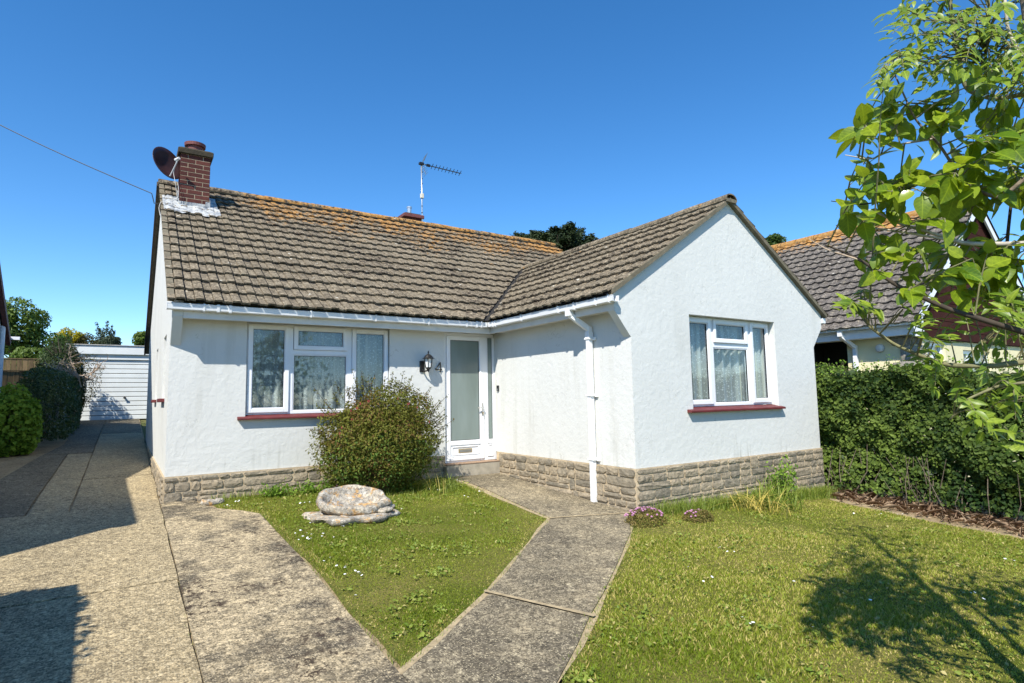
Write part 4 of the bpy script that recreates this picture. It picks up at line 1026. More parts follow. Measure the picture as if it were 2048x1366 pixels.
# boarded gable
bp = MB().prism([(11.0, 1.75), (17.0, 1.75), (17.0, znb(17.0)-.12), (NR, NZ-.12), (11.0, znb(11.0)-.12)], 1, NY-.03, NY+.0).build('gable_backing', M['dark_void'], nb)
zb = 1.76; kb = 0
while zb < NZ-.25:
    z1_ = zb+.172; xl = NR-(NZ-.13-z1_)/ns+.02; xl2 = NR-(NZ-.13-zb)/ns+.02; xl = max(xl, 10.98); xl2 = max(xl2, 10.98)
    xr, xr2 = 2*NR-xl, 2*NR-xl2
    MB().prism([(xl2, zb), (xr2, zb), (xr, z1_-.010), (xl, z1_-.010)], 1, NY-.052, NY-.031).build('board', M['plank_brown'], bp)
    zb = z1_; kb += 1
# bargeboards, roof, gutter
for sg in (-1, 1):
    xe = NR+sg*(NR-10.60)
    MB().bar((NR+sg*.0, NY-.13, NZ-.17), (xe, NY-.13, znb(xe)-.17), .035, .13, up=(0, -1, 0) if False else (0, 0, 1)).build('bargeboard', M['barge_white'], nb)
MB().box(10.72, 10.98, NY-.145, NY-.056, 1.76, 2.05).box(10.72, 10.745, NY-.056, 8, 1.80, 1.97).box(10.746, 10.999, NY-.056, 8, 1.80, 1.812).build('eaves', M['barge_white'], nb)
roofn = MB().add([(10.60, NY-.16, znb(10.60)-.045), (10.60, 8.1, znb(10.60)-.045), (NR, 8.1, NZ-.045), (NR, NY-.16, NZ-.045), (17.4, NY-.16, znb(17.4)-.045), (17.4, 8.1, znb(17.4)-.045)], [(0, 3, 2, 1), (3, 4, 5, 2)]).build('roof', M['underlay'], nb, recalc=False)
tn_me = bpy.data.meshes.new('tile'); 
PN = [(0, 0), (.014, .003), (.035, .014), (.060, .021), (.085, .014), (.106, .003), (.135, -.002), (.175, -.003), (.209, .0)]
def tile_geo2(prof, ga):
    Vs, Fs = [], []; n = len(prof); ln = ga+.05
    for (s, h) in prof: Vs.append((s, 0, h+.012))
    for (s, h) in prof: Vs.append((s, 0, h+.030))
    for (s, h) in prof: Vs.append((s, ln, h+.030*(1-ln/ga)-.002))
    for i in range(n-1): Fs += [(i, i+1, n+i+1, n+i), (n+i, n+i+1, 2*n+i+1, 2*n+i)]
    return Vs, Fs
GN = .245; NV, NF = tile_geo2(PN, GN); tn_me.from_pydata(NV, [], NF); tn_me.materials.append(M['neighbour_tile'])
tl = []
ta, tb, tc = np.array((0, -1., 0)), np.array((ncp, 0, nsp)), np.array((-nsp, 0, ncp))
for row in range(19):
    for col in range(56):
        base = np.array((10.58+row*GN*ncp, NY-.17+(col+1)*.211, 0)); base[2] = znb(base[0])-.045
        if base[0] > NR-.12: continue
        c = base+tb*GN/2+ta*.15; d = c-CAM; l = np.linalg.norm(d); u_ = 1024+FPX*(d@CR)/(d@CF)
        tl.append((-abs(d@tc)/l**3 + (10 if u_ < 1520 or u_ > 2060 else 0), base))
tl.sort(key=lambda t: t[0]); ms = MB()
for i, (sc_, base) in enumerate(tl):
    Mx = mat4(base+tc*rr3.uniform(-.002, .003), ta, tb, tc)
    if i < 280: inst('tile', tn_me, roofn, Mx)
    else: ms.add([Mx @ Vector(v) for v in NV], NF)
ms.build('tile_courses', M['neighbour_tile'], roofn, recalc=False)['kind'] = 'stuff'
MB().add([(NR+.0, NY-.16, NZ-.02), (NR, 8.1, NZ-.02), (17.4, 8.1, znb(17.4)), (17.4, NY-.16, znb(17.4))], [(0, 3, 2, 1)]).build('far_slope', M['neighbour_tile'], roofn, recalc=False)
def ridge2(par, p0, p1, n, mt):
    p0 = np.array(p0); p1 = np.array(p1); d = (p1-p0)/n
    for i in range(n): 
        c_ = p0+d*i; MB().tube([c_, c_+d*.985], [.115, .11], 10, cap=False).build('ridge_tile', mt, par, smooth=True, recalc=False)
ridge2(roofn, (NR, NY-.17, NZ-.06), (NR, 8.1, NZ-.06), 24, M['neighbour_tile'])
house_ = house
gprof_z = 2.03
def gutter_any(par, p, q_, side, mt='gutter_white'):
    p = np.array(p, float); q_ = np.array(q_, float); side = np.array(side, float)
    prof = [(0, 0), (.010, 0), (.016, -.06), (.09, -.06), (.095, 0), (.104, 0), (.10, -.07), (.01, -.07)]
    n = len(prof); return MB().add([P0+side*a+np.array((0, 0, b)) for P0 in (p, q_) for a, b in prof], [tuple(range(n)), tuple(range(n, 2*n))]+[(i, (i+1) % n, n+(i+1) % n, n+i) for i in range(n)]).build('gutter', M[mt], par)
gutter_any(nb, (10.60, NY-.10, gprof_z), (10.60, 8, gprof_z), (1, 0, 0))
ndp = MB(); ndp.bar((10.65, -2.35, 1.97), (10.65, -2.35, 1.86), .08, .08, up=(0, 1, 0)); ndp.bar((10.65, -2.35, 1.88), (NX-.055, -2.45, 1.66), .07, .07); ndp.bar((NX-.055, -2.45, 1.70), (NX-.055, -2.45, nb0), .07, .07, up=(0, 1, 0))
ndp.build('downpipe', M['gutter_white'], nb, bevel=.005)
for (a0, a1, zt) in ((11.40, 12.15, 1.70), (12.95, 14.3, 1.60)):
    w_ = frame_ring(a0+.002, a1-.002, .252, zt-.002, .07, NY+.05, NY+.11); 
    w_.box(a0+.30, a0+.36, NY+.05, NY+.11, .322, zt-.072)
    w_ = w_.build('window', M['upvc'], nb); MB().box(a0+.07, a1-.07, NY+.08, NY+.09, .32, zt-.07).build('pane', M['glass'], w_)
MB().box(11.78, 12.10, NY+.20, NY+.22, .3, 1.66).build('blind', M['curtain_cream'], nb)
nl = thing('wall_light', 'round white bulkhead light on the yellow wall of the neighbouring bungalow', 'wall light', (NX, -2.87, 1.62))
MB().tube([(NX-.001, -2.87, 1.62), (NX-.03, -2.87, 1.62)], .075, 20).build('base', M['grey_plastic'], nl)
MB().tube([(NX-.03, -2.87, 1.62), (NX-.06, -2.87, 1.62), (NX-.075, -2.87, 1.62)], [.068, .060, .030], 20).build('lens', M['lamp_glass'], nl)
# an eaves box at the far side of the wing roof
MB().box(L+G+.27, L+G+.36, -W-.02, 1.2, 1.93, 2.01).build('gutter', M['gutter_white'], house)

# ------------------------------------------------------------------ neighbour on the left (only its far corner shows; it shades the drive)
lh = thing('left_house', 'white rendered house with red-brown bargeboard at the left edge beside the driveway', 'house', (-3.2, 6, 0))
q = MB()
RYL = 5.6
def zl(y): return 3.54+.65*(y+.04) if y < RYL else 3.54+.65*(RYL+.04)-.722*(y-RYL)
q.prism([(0, -.6), (11.75, -.6), (11.75, zl(11.75)-.12), (RYL, zl(RYL)-.12), (0, zl(0)-.12)], 0, -9.0, -3.12)
q.box(-9.0, -3.02, -2.95, -.01, -1.0, 3.35)
q.build('wall', M['render_left'], lh)
MB().box(-9.05, -2.96, -3.0, -.02, 3.352, 3.52).build('flat_roof', M['barge_white'], lh)
for (ya, yb) in ((-.25, RYL), (12.02, RYL)):
    MB().bar((-3.03, ya, zl(ya)-.07), (-3.03, yb, zl(yb)-.07), .10, .15).build('bargeboard', M['barge_red'], lh)
MB().add([(-9, -.3, zl(-.3)+.02), (-2.98, -.3, zl(-.3)+.02), (-2.98, RYL, zl(RYL)+.02), (-9, RYL, zl(RYL)+.02), (-9, 12.0, zl(12.0)+.02), (-2.98, 12.0, zl(12.0)+.02)], [(0, 1, 2, 3), (3, 2, 5, 4)]).build('roof', M['neighbour_tile'], lh)
MB().box(-3.2, -2.80, 11.93, 12.03, 2.60, 2.68).build('gutter', M['gutter_white'], lh)
MB().tube([(-3.07, 11.4, 2.9), (-3.07, 11.4, 0)], .045, 8).build('downpipe', M['gutter_white'], lh)

# fence beyond it
fe = thing('board_fence', 'weathered brown close-board fence at the left beside the dark hedge', 'fence', (-2.9, 14.2, .3))
fr_ = random.Random(3)
def fence_run(p, q_, h, n):
    p = np.array(p, float); q_ = np.array(q_, float); d = (q_-p)/n; u = d/np.linalg.norm(d); s = np.array((-u[1], u[0], 0)); w = np.linalg.norm(d)
    for i in range(n):
        c_ = p+d*(i+.5); z0 = float(gz(c_[0], c_[1])); MB().obox((c_[0], c_[1], z0+h/2), u*w*.47, s*(.009 if i % 2 else .012), (0, 0, h/2+fr_.uniform(-.015, .015))).build('board', M['fence_wood'], fe)
    for k in (0, n): 
        c_ = p+d*k+s*.06; MB().obox((c_[0], c_[1], float(gz(c_[0], c_[1]))+h/2), u*.04, s*.04, (0, 0, h/2+.03)).build('post', M['fence_wood'], fe)
    MB().bar(np.array((p[0], p[1], float(gz(*p[:2]))+h+.01)), np.array((q_[0], q_[1], float(gz(*q_[:2]))+h+.01)), .05, .03).build('capping', M['fence_wood'], fe)
fence_run((-3.75, 12.7, 0), (-2.20, 13.6, 0), 1.48, 13)
fence_run((-4.6, 15.2, 0), (-2.45, 15.6, 0), 1.85, 16)

# ------------------------------------------------------------------ stone bowl on its slab
def rock(name, mat, c, rx, ry, prof, n, seed, amp, parent=None, tilt=0.0):
    r = np.random.default_rng(seed); V = []; m = len(prof); ph = r.random((6, 2))*6.28; fq = r.integers(2, 9, (6,))
    for i, (s, z) in enumerate(prof):
        for k in range(n):
            a_ = 2*math.pi*k/n; w_ = sum(math.sin(fq[j]*a_+ph[j, 0]+i*.7*math.sin(ph[j, 1]))*amp/(1+.4*fq[j]) for j in range(6))
            rad = s*(1+w_)+r.normal(0, amp*.10)*s; zz_ = z+w_*.05*(z > .02)+r.normal(0, amp*.028)
            V.append((c[0]+rx*rad*math.cos(a_), c[1]+ry*rad*math.sin(a_), c[2]+zz_+tilt*ry*rad*math.sin(a_)*(i > 1)))
    F = [(i*n+k, i*n+(k+1) % n, (i+1)*n+(k+1) % n, (i+1)*n+k) for i in range(m-1) for k in range(n)]
    F += [tuple(range(n))[::-1], tuple((m-1)*n+k for k in range(n))]
    return MB().add(V, F).build(name, M[mat], parent, smooth=True)
bz = float(gz(1.7, -1.5))+.012
slab = rock('stone_slab', 'rockery_stone', (1.69, -1.60, bz-.03), .50, .42, [(.95, 0), (1.0, .03), (1.0, .055), (.97, .070), (.5, .074), (.1, .074)], 48, 4, .14); tag(slab, 'flat round stone slab lying on the front lawn under the stone bowl', 'stone slab')
bowl = rock('stone_bowl', 'rockery_stone', (1.71, -1.57, bz+.056), .385, .33, [(.50, .0), (.74, .015), (.95, .038), (1.03, .08), (1.02, .12), (.97, .138), (.90, .140), (.85, .11), (.80, .03), (.5, .01), (.1, .005)], 56, 6, .09, tilt=.22); tag(bowl, 'rough lichen-covered stone bowl standing on the slab in the lawn', 'stone bowl')
tag(rock('stone', 'rockery_stone', (1.93, -1.86, bz+.042), .13, .055, [(.8, 0), (1, .012), (.9, .028), (.4, .034), (.1, .034)], 20, 9, .2), 'small flat wedge stone under the front of the stone bowl', 'stone')
tag(rock('stone', 'rockery_stone', (2.06, -1.72, bz+.042), .08, .055, [(.8, 0), (1, .018), (.9, .036), (.3, .042)], 16, 10, .2), 'small wedge stone at the right side of the stone bowl', 'stone')
tag(rock('stone', 'rockery_stone', (.47, -.30, float(gz(.47, -.3))+.0), .12, .05, [(.9, 0), (1, .03), (.85, .06), (.3, .065)], 16, 11, .15), 'pale loose stone at the lawn edge below the main wall', 'stone')
# ------------------------------------------------------------------ plants
def unit(v): return v/(np.linalg.norm(v, axis=-1, keepdims=True)+1e-9)
def leaf_arrays(P, Nrm, size, aspect, r, spread=.8, droop=.3, fold=.18):
    """folded two-triangle leaves at P"""
    n = len(P); N_ = unit(Nrm+r.normal(0, spread, (n, 3)))
    A = r.normal(0, 1, (n, 3)); A[:, 2] -= droop*2; A = unit(A-N_*np.sum(A*N_, 1, keepdims=True)); B = np.cross(N_, A)
    L_ = (size*r.uniform(.6, 1.35, n))[:, None]; Wd = L_*aspect*.5
    V = np.stack([P-A*L_*.5, P+B*Wd+N_*L_*fold-A*L_*.05, P+A*L_*.5, P-B*Wd+N_*L_*fold-A*L_*.05], 1).reshape(-1, 3)
    k = np.arange(n)*4; F = np.stack([np.stack([k, k+1, k+2], 1), np.stack([k, k+2, k+3], 1)], 1).reshape(-1, 3)
    return V, F
def field(seed, k=7, lo=.5, hi=3.0):
    r = np.random.default_rng(seed); w = r.normal(0, 1, (k, 3))*r.uniform(lo, hi, (k, 1)); ph = r.random(k)*6.28
    return lambda P: np.sum(np.sin(P @ w.T+ph), 1)/math.sqrt(k)
def foliage(name, parts, mat, parent, r):
    V = []; F = []; T_ = []; o = 0
    for v, f, t in parts: V.append(v); F.append(f+o); T_.append(np.repeat(t, 2)); o += len(v)
    return np_mesh(name, np.concatenate(V), np.concatenate(F), mat, parent, np.concatenate(T_))
def bush_points(c, rad, n, r, rough=.16, seed=0, flat=0.0, inner=.25):
    d = unit(r.normal(0, 1, (n, 3))); f = field(seed, 9, 1.5, 6.0)
    R_ = 1+rough*f(d)
    q = np.where(r.random(n) < inner, r.uniform(.45, .9, n), r.uniform(.86, 1.06, n))
    if flat: d = np.sign(d)*np.abs(d)**(1-flat)
    P = c+d*np.array(rad)*(R_*q)[:, None]
    return P, unit(d/np.array(rad))
def bush(name, label, cat, c, rad, n, size, mat, seed, aspect=.55, rough=.16, group=None, stems=6, stem_mat='bark', z0=None, flat=0.0, tintf=None, droop=.3, spread=.7, cut=True, inner=.25, core=True):
    r = np.random.default_rng(seed); c = np.array(c, float); zb = float(gz(c[0], c[1])) if z0 is None else z0
    t = thing(name, label, cat, (c[0], c[1], zb), group)
    P, N_ = bush_points(c, rad, n, r, rough, seed, flat, inner)
    if cut: k = P[:, 2] > zb+.02; P, N_ = P[k], N_[k]
    tint = np.clip(.5+.28*field(seed+1, 6, 1, 5/max(rad))(P)+r.normal(0, .18, len(P)), 0, 1)
    V, F = leaf_arrays(P, N_+np.array((0, 0, .35)), size, aspect, r, spread, droop)
    foliage('foliage', [(V, F, tint)], M[mat], t, r)
    q = MB()
    for i in range(stems):
        a_ = r.uniform(0, 6.28); e = c+np.array((math.cos(a_)*rad[0]*.6, math.sin(a_)*rad[1]*.6, rad[2]*r.uniform(.1, .6)))
        b_ = np.array((c[0]+math.cos(a_)*rad[0]*.15, c[1]+math.sin(a_)*rad[1]*.15, zb-.05))
        q.tube([b_, (b_+e)/2+r.normal(0, .03, 3)*max(rad), e], [.012*max(rad)+.006, .008*max(rad)+.004, .004], 5)
    if stems: q.build('stems', M[stem_mat], t)['kind'] = 'stuff'
    return t, r

# --- fuchsia-like shrub in front of the main wall
FC = np.array((2.36, -.62, .33))
sh = thing('flowering_shrub', 'large rounded olive-green shrub with red tips against the main wall beside the door', 'shrub', (FC[0], FC[1], float(gz(FC[0], FC[1]))))
r = np.random.default_rng(21); parts = []; q = MB()
for k, (c_, rd, n_) in enumerate((((2.34, -.60, .20), (.72, .46, .56), 15000), ((2.56, -.56, .66), (.46, .36, .40), 6500), ((2.00, -.62, .36), (.40, .36, .40), 5200), ((2.80, -.56, .38), (.40, .38, .52), 6500), ((2.24, -.58, .58), (.40, .34, .32), 4000), ((2.46, -.85, .25), (.55, .28, .45), 4500))):
    P, N_ = bush_points(np.array(c_), rd, n_, r, .15, 200+k, inner=.4); kk_ = P[:, 2] > -.33; P, N_ = P[kk_], N_[kk_]
    V, F = leaf_arrays(P, N_+np.array((0, 0, .35)), .033, .55, r, .7, .3); parts.append((V, F, np.clip(.5+.28*field(230, 6, 1, 6)(P)+r.normal(0, .2, len(P)), 0, 1)))
    for i in range(4):
        a_ = r.uniform(0, 6.28); e = np.array(c_)+np.array((math.cos(a_)*rd[0]*.5, math.sin(a_)*rd[1]*.5, rd[2]*.4)); b_ = np.array((2.36+.12*math.cos(a_), -.6+.1*math.sin(a_), -.36)); q.tube([b_, (b_+e)/2, e], [.014, .010, .004], 5)
foliage('foliage', parts, M['shrub_leaf'], sh, r); q.build('stems', M['bark'], sh)['kind'] = 'stuff'
P, N_ = bush_points(FC+np.array((0, -.03, -.22)), (.74, .46, .46), 3800, r, .1, 22, inner=.1); k = (P[:, 2] > -.32) & (P[:, 2] < .45); P, N_ = P[k], N_[k]
V, F = leaf_arrays(P, N_, .036, .55, r); foliage('green_foliage', [(V, F, r.random(len(P)))], M['shrub_green'], sh, r)
# loose sprays standing out of the outline
sp = MB(); LV = []; LN = []
for i in range(70):
    a_ = r.uniform(-.2, 2.6); d = np.array((math.cos(a_), r.uniform(-.5, .35), math.sin(a_)*.95)); b_ = FC+d*np.array((.78, .42, .66)); ln = r.uniform(.10, .28) if i > 5 else .34
    e = b_+unit(d+np.array((0, 0, .5)))*ln
    sp.tube([b_, (b_+e)/2, e], [.004, .003, .002], 4)
    for j in range(16): LV.append(b_+(e-b_)*r.uniform(.1, 1.05)+r.normal(0, .014, 3)); LN.append(d)
for i in range(5):   # the long spray to the left
    b_ = np.array((1.66, -.72, .45)); e = b_+np.array((-.16-.09*r.random(), -.02, r.uniform(-.12, .20)))
    sp.tube([b_, (b_+e)/2+np.array((0, 0, .03)), e], [.004, .003, .002], 4)
    for j in range(20): LV.append(b_+(e-b_)*r.uniform(.1, 1.05)+r.normal(0, .016, 3)); LN.append(np.array((-.5, -.5, .5)))
sp.build('twigs', M['bark_dark'], sh)['kind'] = 'stuff'
V, F = leaf_arrays(np.array(LV), np.array(LN), .030, .5, r); foliage('spray_foliage', [(V, F, r.random(len(LV)))], M['shrub_leaf'], sh, r)
fv = MB()
for i in range(14):
    a_ = r.uniform(.2, 2.9); d = np.array((math.cos(a_), -.6-.3*r.random(), math.sin(a_))); p_ = FC+unit(d)*np.array((.82, .49, .70))*r.uniform(.93, 1.02); fv.tube([p_, p_-np.array((0, 0, .028))], [.004, .007], 5)
fv.build('flowers', M['flower_red'], sh)['kind'] = 'stuff'

# --- hedge on the right boundary
hd_ = thing('hedge', 'tall dense green hedge along the right boundary beside the gable', 'hedge', (9.3, -3, float(gz(9.3, -3))))
r = np.random.default_rng(31); fx = field(5, 9, .6, 3.0); n = 80000
yv = -8.6+11.2*r.random(n)**.9; side = r.random(n) < .66
zb_ = gz(np.full(n, 8.7), yv); zt = 1.06+.14*fx(np.stack([yv*0, yv, yv*0], 1))
z = np.where(side, zb_+.10+(zt-zb_-.10)*r.random(n)**.85, zt+r.normal(0, .05, n))
bul = 8.66+.12*fx(np.stack([yv*0+3, yv*1.3, z*2.2], 1))+.045*field(6, 9, 4, 12)(np.stack([yv*0, yv, z], 1))
x = np.where(side, bul+r.exponential(.06, n), bul+1.35*r.random(n))
P = np.stack([x, yv, z], 1); keep = ~((P[:, 0] < L+G+.05) & (P[:, 1] > -W-.1)); 
low = (z-zb_ < .45) & (r.random(n) < .35); keep &= ~low
P = P[keep]; sd2 = side[keep]
N_ = np.where(sd2[:, None], np.array((-1., -.2, .45)), np.array((-.2, -.1, 1.)))
V, F = leaf_arrays(P, N_, .056, .78, r, .60, .25)
tint = np.clip(.42+.20*field(8, 8, 1, 5)(P)+.22*field(9, 8, 4, 14)(P)+r.normal(0, .2, len(P)), 0, 1)
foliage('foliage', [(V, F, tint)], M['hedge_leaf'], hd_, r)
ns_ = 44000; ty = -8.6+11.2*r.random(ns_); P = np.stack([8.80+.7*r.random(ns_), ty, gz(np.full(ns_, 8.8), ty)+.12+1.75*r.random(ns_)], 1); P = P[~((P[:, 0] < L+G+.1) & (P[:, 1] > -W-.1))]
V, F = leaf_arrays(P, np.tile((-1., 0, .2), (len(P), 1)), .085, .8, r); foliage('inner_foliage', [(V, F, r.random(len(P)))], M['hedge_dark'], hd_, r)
# top shoots
P = []; q = MB()
for i in range(260):
    y_ = r.uniform(-7, 1); x_ = r.uniform(8.6, 9.8)
    if x_ < L+G+.1 and y_ > -W-.1: continue
    b_ = np.array((x_, y_, 1.08)); e = b_+np.array((r.normal(0, .05), r.normal(0, .05), r.uniform(.05, .26))); q.tube([b_, e], [.003, .002], 4)
    for j in range(9): P.append(b_+(e-b_)*r.uniform(.2, 1.1)+r.normal(0, .018, 3))
q.build('shoots', M['bark_green'], hd_)['kind'] = 'stuff'; P = np.array(P); V, F = leaf_arrays(P, np.tile((-.4, -.3, .8), (len(P), 1)), .040, .65, r); foliage('shoot_foliage', [(V, F, r.random(len(P)))], M['ivy_leaf'], hd_, r)
q = MB()
for i in range(170):
    y_ = r.uniform(-7.2, -2.2); x_ = r.uniform(8.55, 9.1); zb = float(gz(x_, y_))
    if x_ < L+G+.08 and y_ > -W-.1: continue
    e = np.array((x_+r.normal(0, .16), y_+r.normal(0, .16), zb+r.uniform(.3, .8)))
    q.tube([(x_, y_, zb-.02), (np.array((x_, y_, zb))+e)/2+r.normal(0, .03, 3), e], [.009*r.uniform(.4, 1), .006, .003], 4)
q.build('stems', M['bark'], hd_)['kind'] = 'stuff'
# litter of dry twigs and leaves at its foot
nl_ = 2600; ly = r.uniform(-7.5, -2.9, nl_); lx = 7.95+r.beta(2, 1.6, nl_)*1.0; k = ~((lx < L+G+.06) & (ly > -W-.06)); lx, ly = lx[k], ly[k]
P = np.stack([lx, ly, gz(lx, ly)+.015+r.exponential(.015, len(lx))], 1)
V, F = leaf_arrays(P, np.tile((0., 0, 1), (len(P), 1)), .05, .35, r, .5, 0); V2 = [(V, F, r.random(len(P)))]
P2 = P[r.integers(0, len(P), 900)]+np.array((0, 0, .02)); V_, F_ = leaf_arrays(P2, np.tile((0., 0, 1), (len(P2), 1)), .22, .035, r, .5, 0); V2.append((V_, F_, r.random(len(P2))))
lit = foliage('leaf_litter', V2, M['litter'], None, r); tag(lit, 'brown dry twigs and leaf litter under the right hedge', 'leaf litter', kind='stuff')

# --- planting along the drive at the left
bush('ivy_shrub', 'bright green rounded ivy shrub at the left edge of the driveway', 'shrub', (-2.10, 5.75, .48), (.42, .45, .66), 5200, .075, 'ivy_leaf', 41, .8, .12, flat=.15, inner=.3)
bush('dark_shrub', 'dull green shrub at the far left beside the ivy shrub', 'shrub', (-2.62, 5.5, .35), (.42, .5, .62), 3000, .06, 'hedge_leaf', 42, .6, .15)
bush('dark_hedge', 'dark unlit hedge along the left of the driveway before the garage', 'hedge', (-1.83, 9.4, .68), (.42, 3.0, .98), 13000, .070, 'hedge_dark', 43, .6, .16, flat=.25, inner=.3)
tb, r = bush('tall_bush', 'tall dark bush leaning over the left side of the garage', 'bush', (-1.92, 12.55, 1.35), (.58, .75, 1.12), 22000, .062, 'hedge_dark', 44, .5, .15, inner=.5)
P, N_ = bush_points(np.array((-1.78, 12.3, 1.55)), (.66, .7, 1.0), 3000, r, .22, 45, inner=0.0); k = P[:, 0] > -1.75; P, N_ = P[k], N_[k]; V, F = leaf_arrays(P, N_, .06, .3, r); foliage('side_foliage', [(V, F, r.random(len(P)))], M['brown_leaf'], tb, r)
q = MB()
for i in range(26):
    a_ = r.uniform(-.4, 2.4); b_ = np.array((-1.9+.3*math.cos(a_), 12.1, 2.0+.3*math.sin(a_))); e = b_+np.array((math.cos(a_)*.55, r.normal(0, .2), abs(math.sin(a_))*.6))*r.uniform(.5, 1); q.tube([b_, e], [.008, .003], 4)
q.build('twigs', M['bark_dark'], tb)['kind'] = 'stuff'
dbr = thing('dead_branches', 'bare pale dead branches tangled on top of the dark hedge', 'dead branches', (-1.6, 11.5, 1.5))
q = MB(); r = np.random.default_rng(46)
def wander(q, p, d, ln, rad, depth):
    pts = [p]; dd = d.copy()
    for k in range(5): dd = unit(dd+r.normal(0, .32, 3)); pts.append(pts[-1]+dd*ln/5)
    q.tube(pts, np.linspace(rad, rad*.45, 6), 5)
    if depth:
        for k in range(3): wander(q, pts[r.integers(2, 6)], unit(dd+r.normal(0, .65, 3)), ln*.62, rad*.55, depth-1)
for i in range(14): wander(q, np.array((-1.60+.18*r.normal(), 11.5+.12*r.normal(), 1.58+.1*r.normal())), unit(np.array((r.normal()*.8, -.30, .75))), .50, .020, 2)
q.build('branches', M['dead_twig'], dbr)['kind'] = 'stuff'
# tall clipped hedge left of the camera, out of the picture; it shades the drive
bh, r = bush('boundary_hedge', 'clipped hedge beside the near end of the driveway', 'hedge', (-2.92, -5.75, .45), (.80, 2.0, 1.42), 16000, .10, 'hedge_leaf', 47, .6, .03, flat=.7, inner=.3)
MB().box(-3.6, -2.19, -7.6, -3.80, -.9, 1.76).build('shadow_core', M['bark_dark'], bh)  # solid box added inside the leaves so the hedge's shadow falls unbroken
bush('boundary_shrub', 'low shrub at the end of the boundary hedge beside the drive', 'shrub', (-2.55, -3.05, .15), (.42, .45, .95), 6000, .08, 'hedge_leaf', 48, .6, .15, inner=.4)

# --- trees and bushes beyond
def far_tree(name, label, u, v, ru, rv, depth, n, size, mat, seed, trunk='bark', aspect=.6, clumps=14, rough=.2, cat='tree', extra=None):
    r = np.random.default_rng(seed); c = at(u, v, depth); k = depth/FPX; R_ = np.array((ru*k, ru*k, rv*k))
    zb = float(gz(c[0], c[1])); t = thing(name, label, cat, (c[0], c[1], zb))
    cs = []; 
    for i in range(clumps):
        d = unit(r.normal(0, 1, 3)); d[2] = d[2]*.9+.1; cs.append((c+d*R_*r.uniform(.45, .80), R_*r.uniform(.26, .46)))
    cs.append((c, R_*.6)); Ps, Ns = [], []
    for (cc, rad) in cs:
        P_, N2 = bush_points(cc, rad, n//len(cs), r, rough, seed+len(Ps), inner=.15); Ps.append(P_); Ns.append(N2)
    P_ = np.concatenate(Ps); N2 = np.concatenate(Ns); P_[:, 2] = np.maximum(P_[:, 2], zb+.1)
    V, F = leaf_arrays(P_, N2+np.array((0, 0, .3)), size, aspect, r)
    tint = np.clip(.45+.3*field(seed+1, 6, .5, 2.5)(P_)+r.normal(0, .18, len(P_)), 0, 1)
    if extra is None: foliage('crown', [(V, F, tint)], M[mat], t, r)
    else:
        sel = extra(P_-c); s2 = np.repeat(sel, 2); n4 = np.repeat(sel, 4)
        for name_, m_, ss in (('crown', mat, sel), ('shaded_crown', 'brown_leaf', ~sel)):  # two-tone crown; its brown side partly paints in the shade
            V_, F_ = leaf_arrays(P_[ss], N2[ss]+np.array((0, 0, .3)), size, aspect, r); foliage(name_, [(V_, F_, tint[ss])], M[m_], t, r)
    q = MB(); top = c+np.array((0, 0, R_[2]*.3)); q.tube([(c[0], c[1], zb-.1), (c[0]+.05, c[1], (zb+c[2])/2), top], [.05+.05*R_[0], .04+.04*R_[0], .02], 7); q.build('trunk', M[trunk], t)
    q = MB()
    for cc, rad in cs[:8]: q.tube([(c[0], c[1], zb+(c[2]-zb)*.6), (c+cc)/2, cc], [.03+.02*R_[0], .02+.01*R_[0], .01], 5)
    q.build('limbs', M[trunk], t); return t
far_tree('broadleaf_tree', 'leafy green tree rising behind the left house and fence', 28, 668, 64, 74, 26, 9000, .15, 'tree_leaf', 51)
far_tree('hedge_bush', 'mid green bushes behind the board fence at the left', 70, 735, 68, 42, 21.5, 8000, .12, 'tree_leaf', 52, cat='bush', clumps=18)
far_tree('green_bush', 'small yellowish green bush between the left tree and the golden conifer', 118, 712, 30, 46, 21, 3500, .10, 'shrub_green', 53, cat='bush')
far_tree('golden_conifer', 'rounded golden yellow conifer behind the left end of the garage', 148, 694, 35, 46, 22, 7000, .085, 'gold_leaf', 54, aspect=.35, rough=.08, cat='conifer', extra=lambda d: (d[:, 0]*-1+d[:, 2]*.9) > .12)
dk_ = far_tree('dark_conifer', 'dark conifer with upright spikes behind the garage roof', 212, 690, 27, 22, 24, 3500, .10, 'conifer_grey', 55, aspect=.3, cat='conifer')
r = np.random.default_rng(56); P = []
for (u, v) in ((194, 646), (199, 655), (208, 656), (215, 642), (224, 652), (228, 660), (237, 675), (204, 662), (219, 660)):
    e = at(u, v, 24); b_ = at(u-.3*(u-212), 690, 24)
    for j in range(70): t_ = r.random(); P.append(b_+(e-b_)*t_+r.normal(0, .06*(1.3-t_), 3))
P = np.array(P); V, F = leaf_arrays(P, r.normal(0, 1, P.shape), .12, .35, r, .5, -.6); foliage('spikes', [(V, F, r.random(len(P)))], M['conifer_grey'], dk_, r)['kind'] = 'stuff'
far_tree('corner_tree', 'light green tree half hidden by the house corner behind the garage', 292, 682, 24, 22, 26, 2500, .13, 'tree_leaf', 57)
far_tree('distant_tree', 'round tree top seen just over the right slope of the gable roof', 1546, 484, 22, 18, 36, 2500, .16, 'tree_leaf', 58)
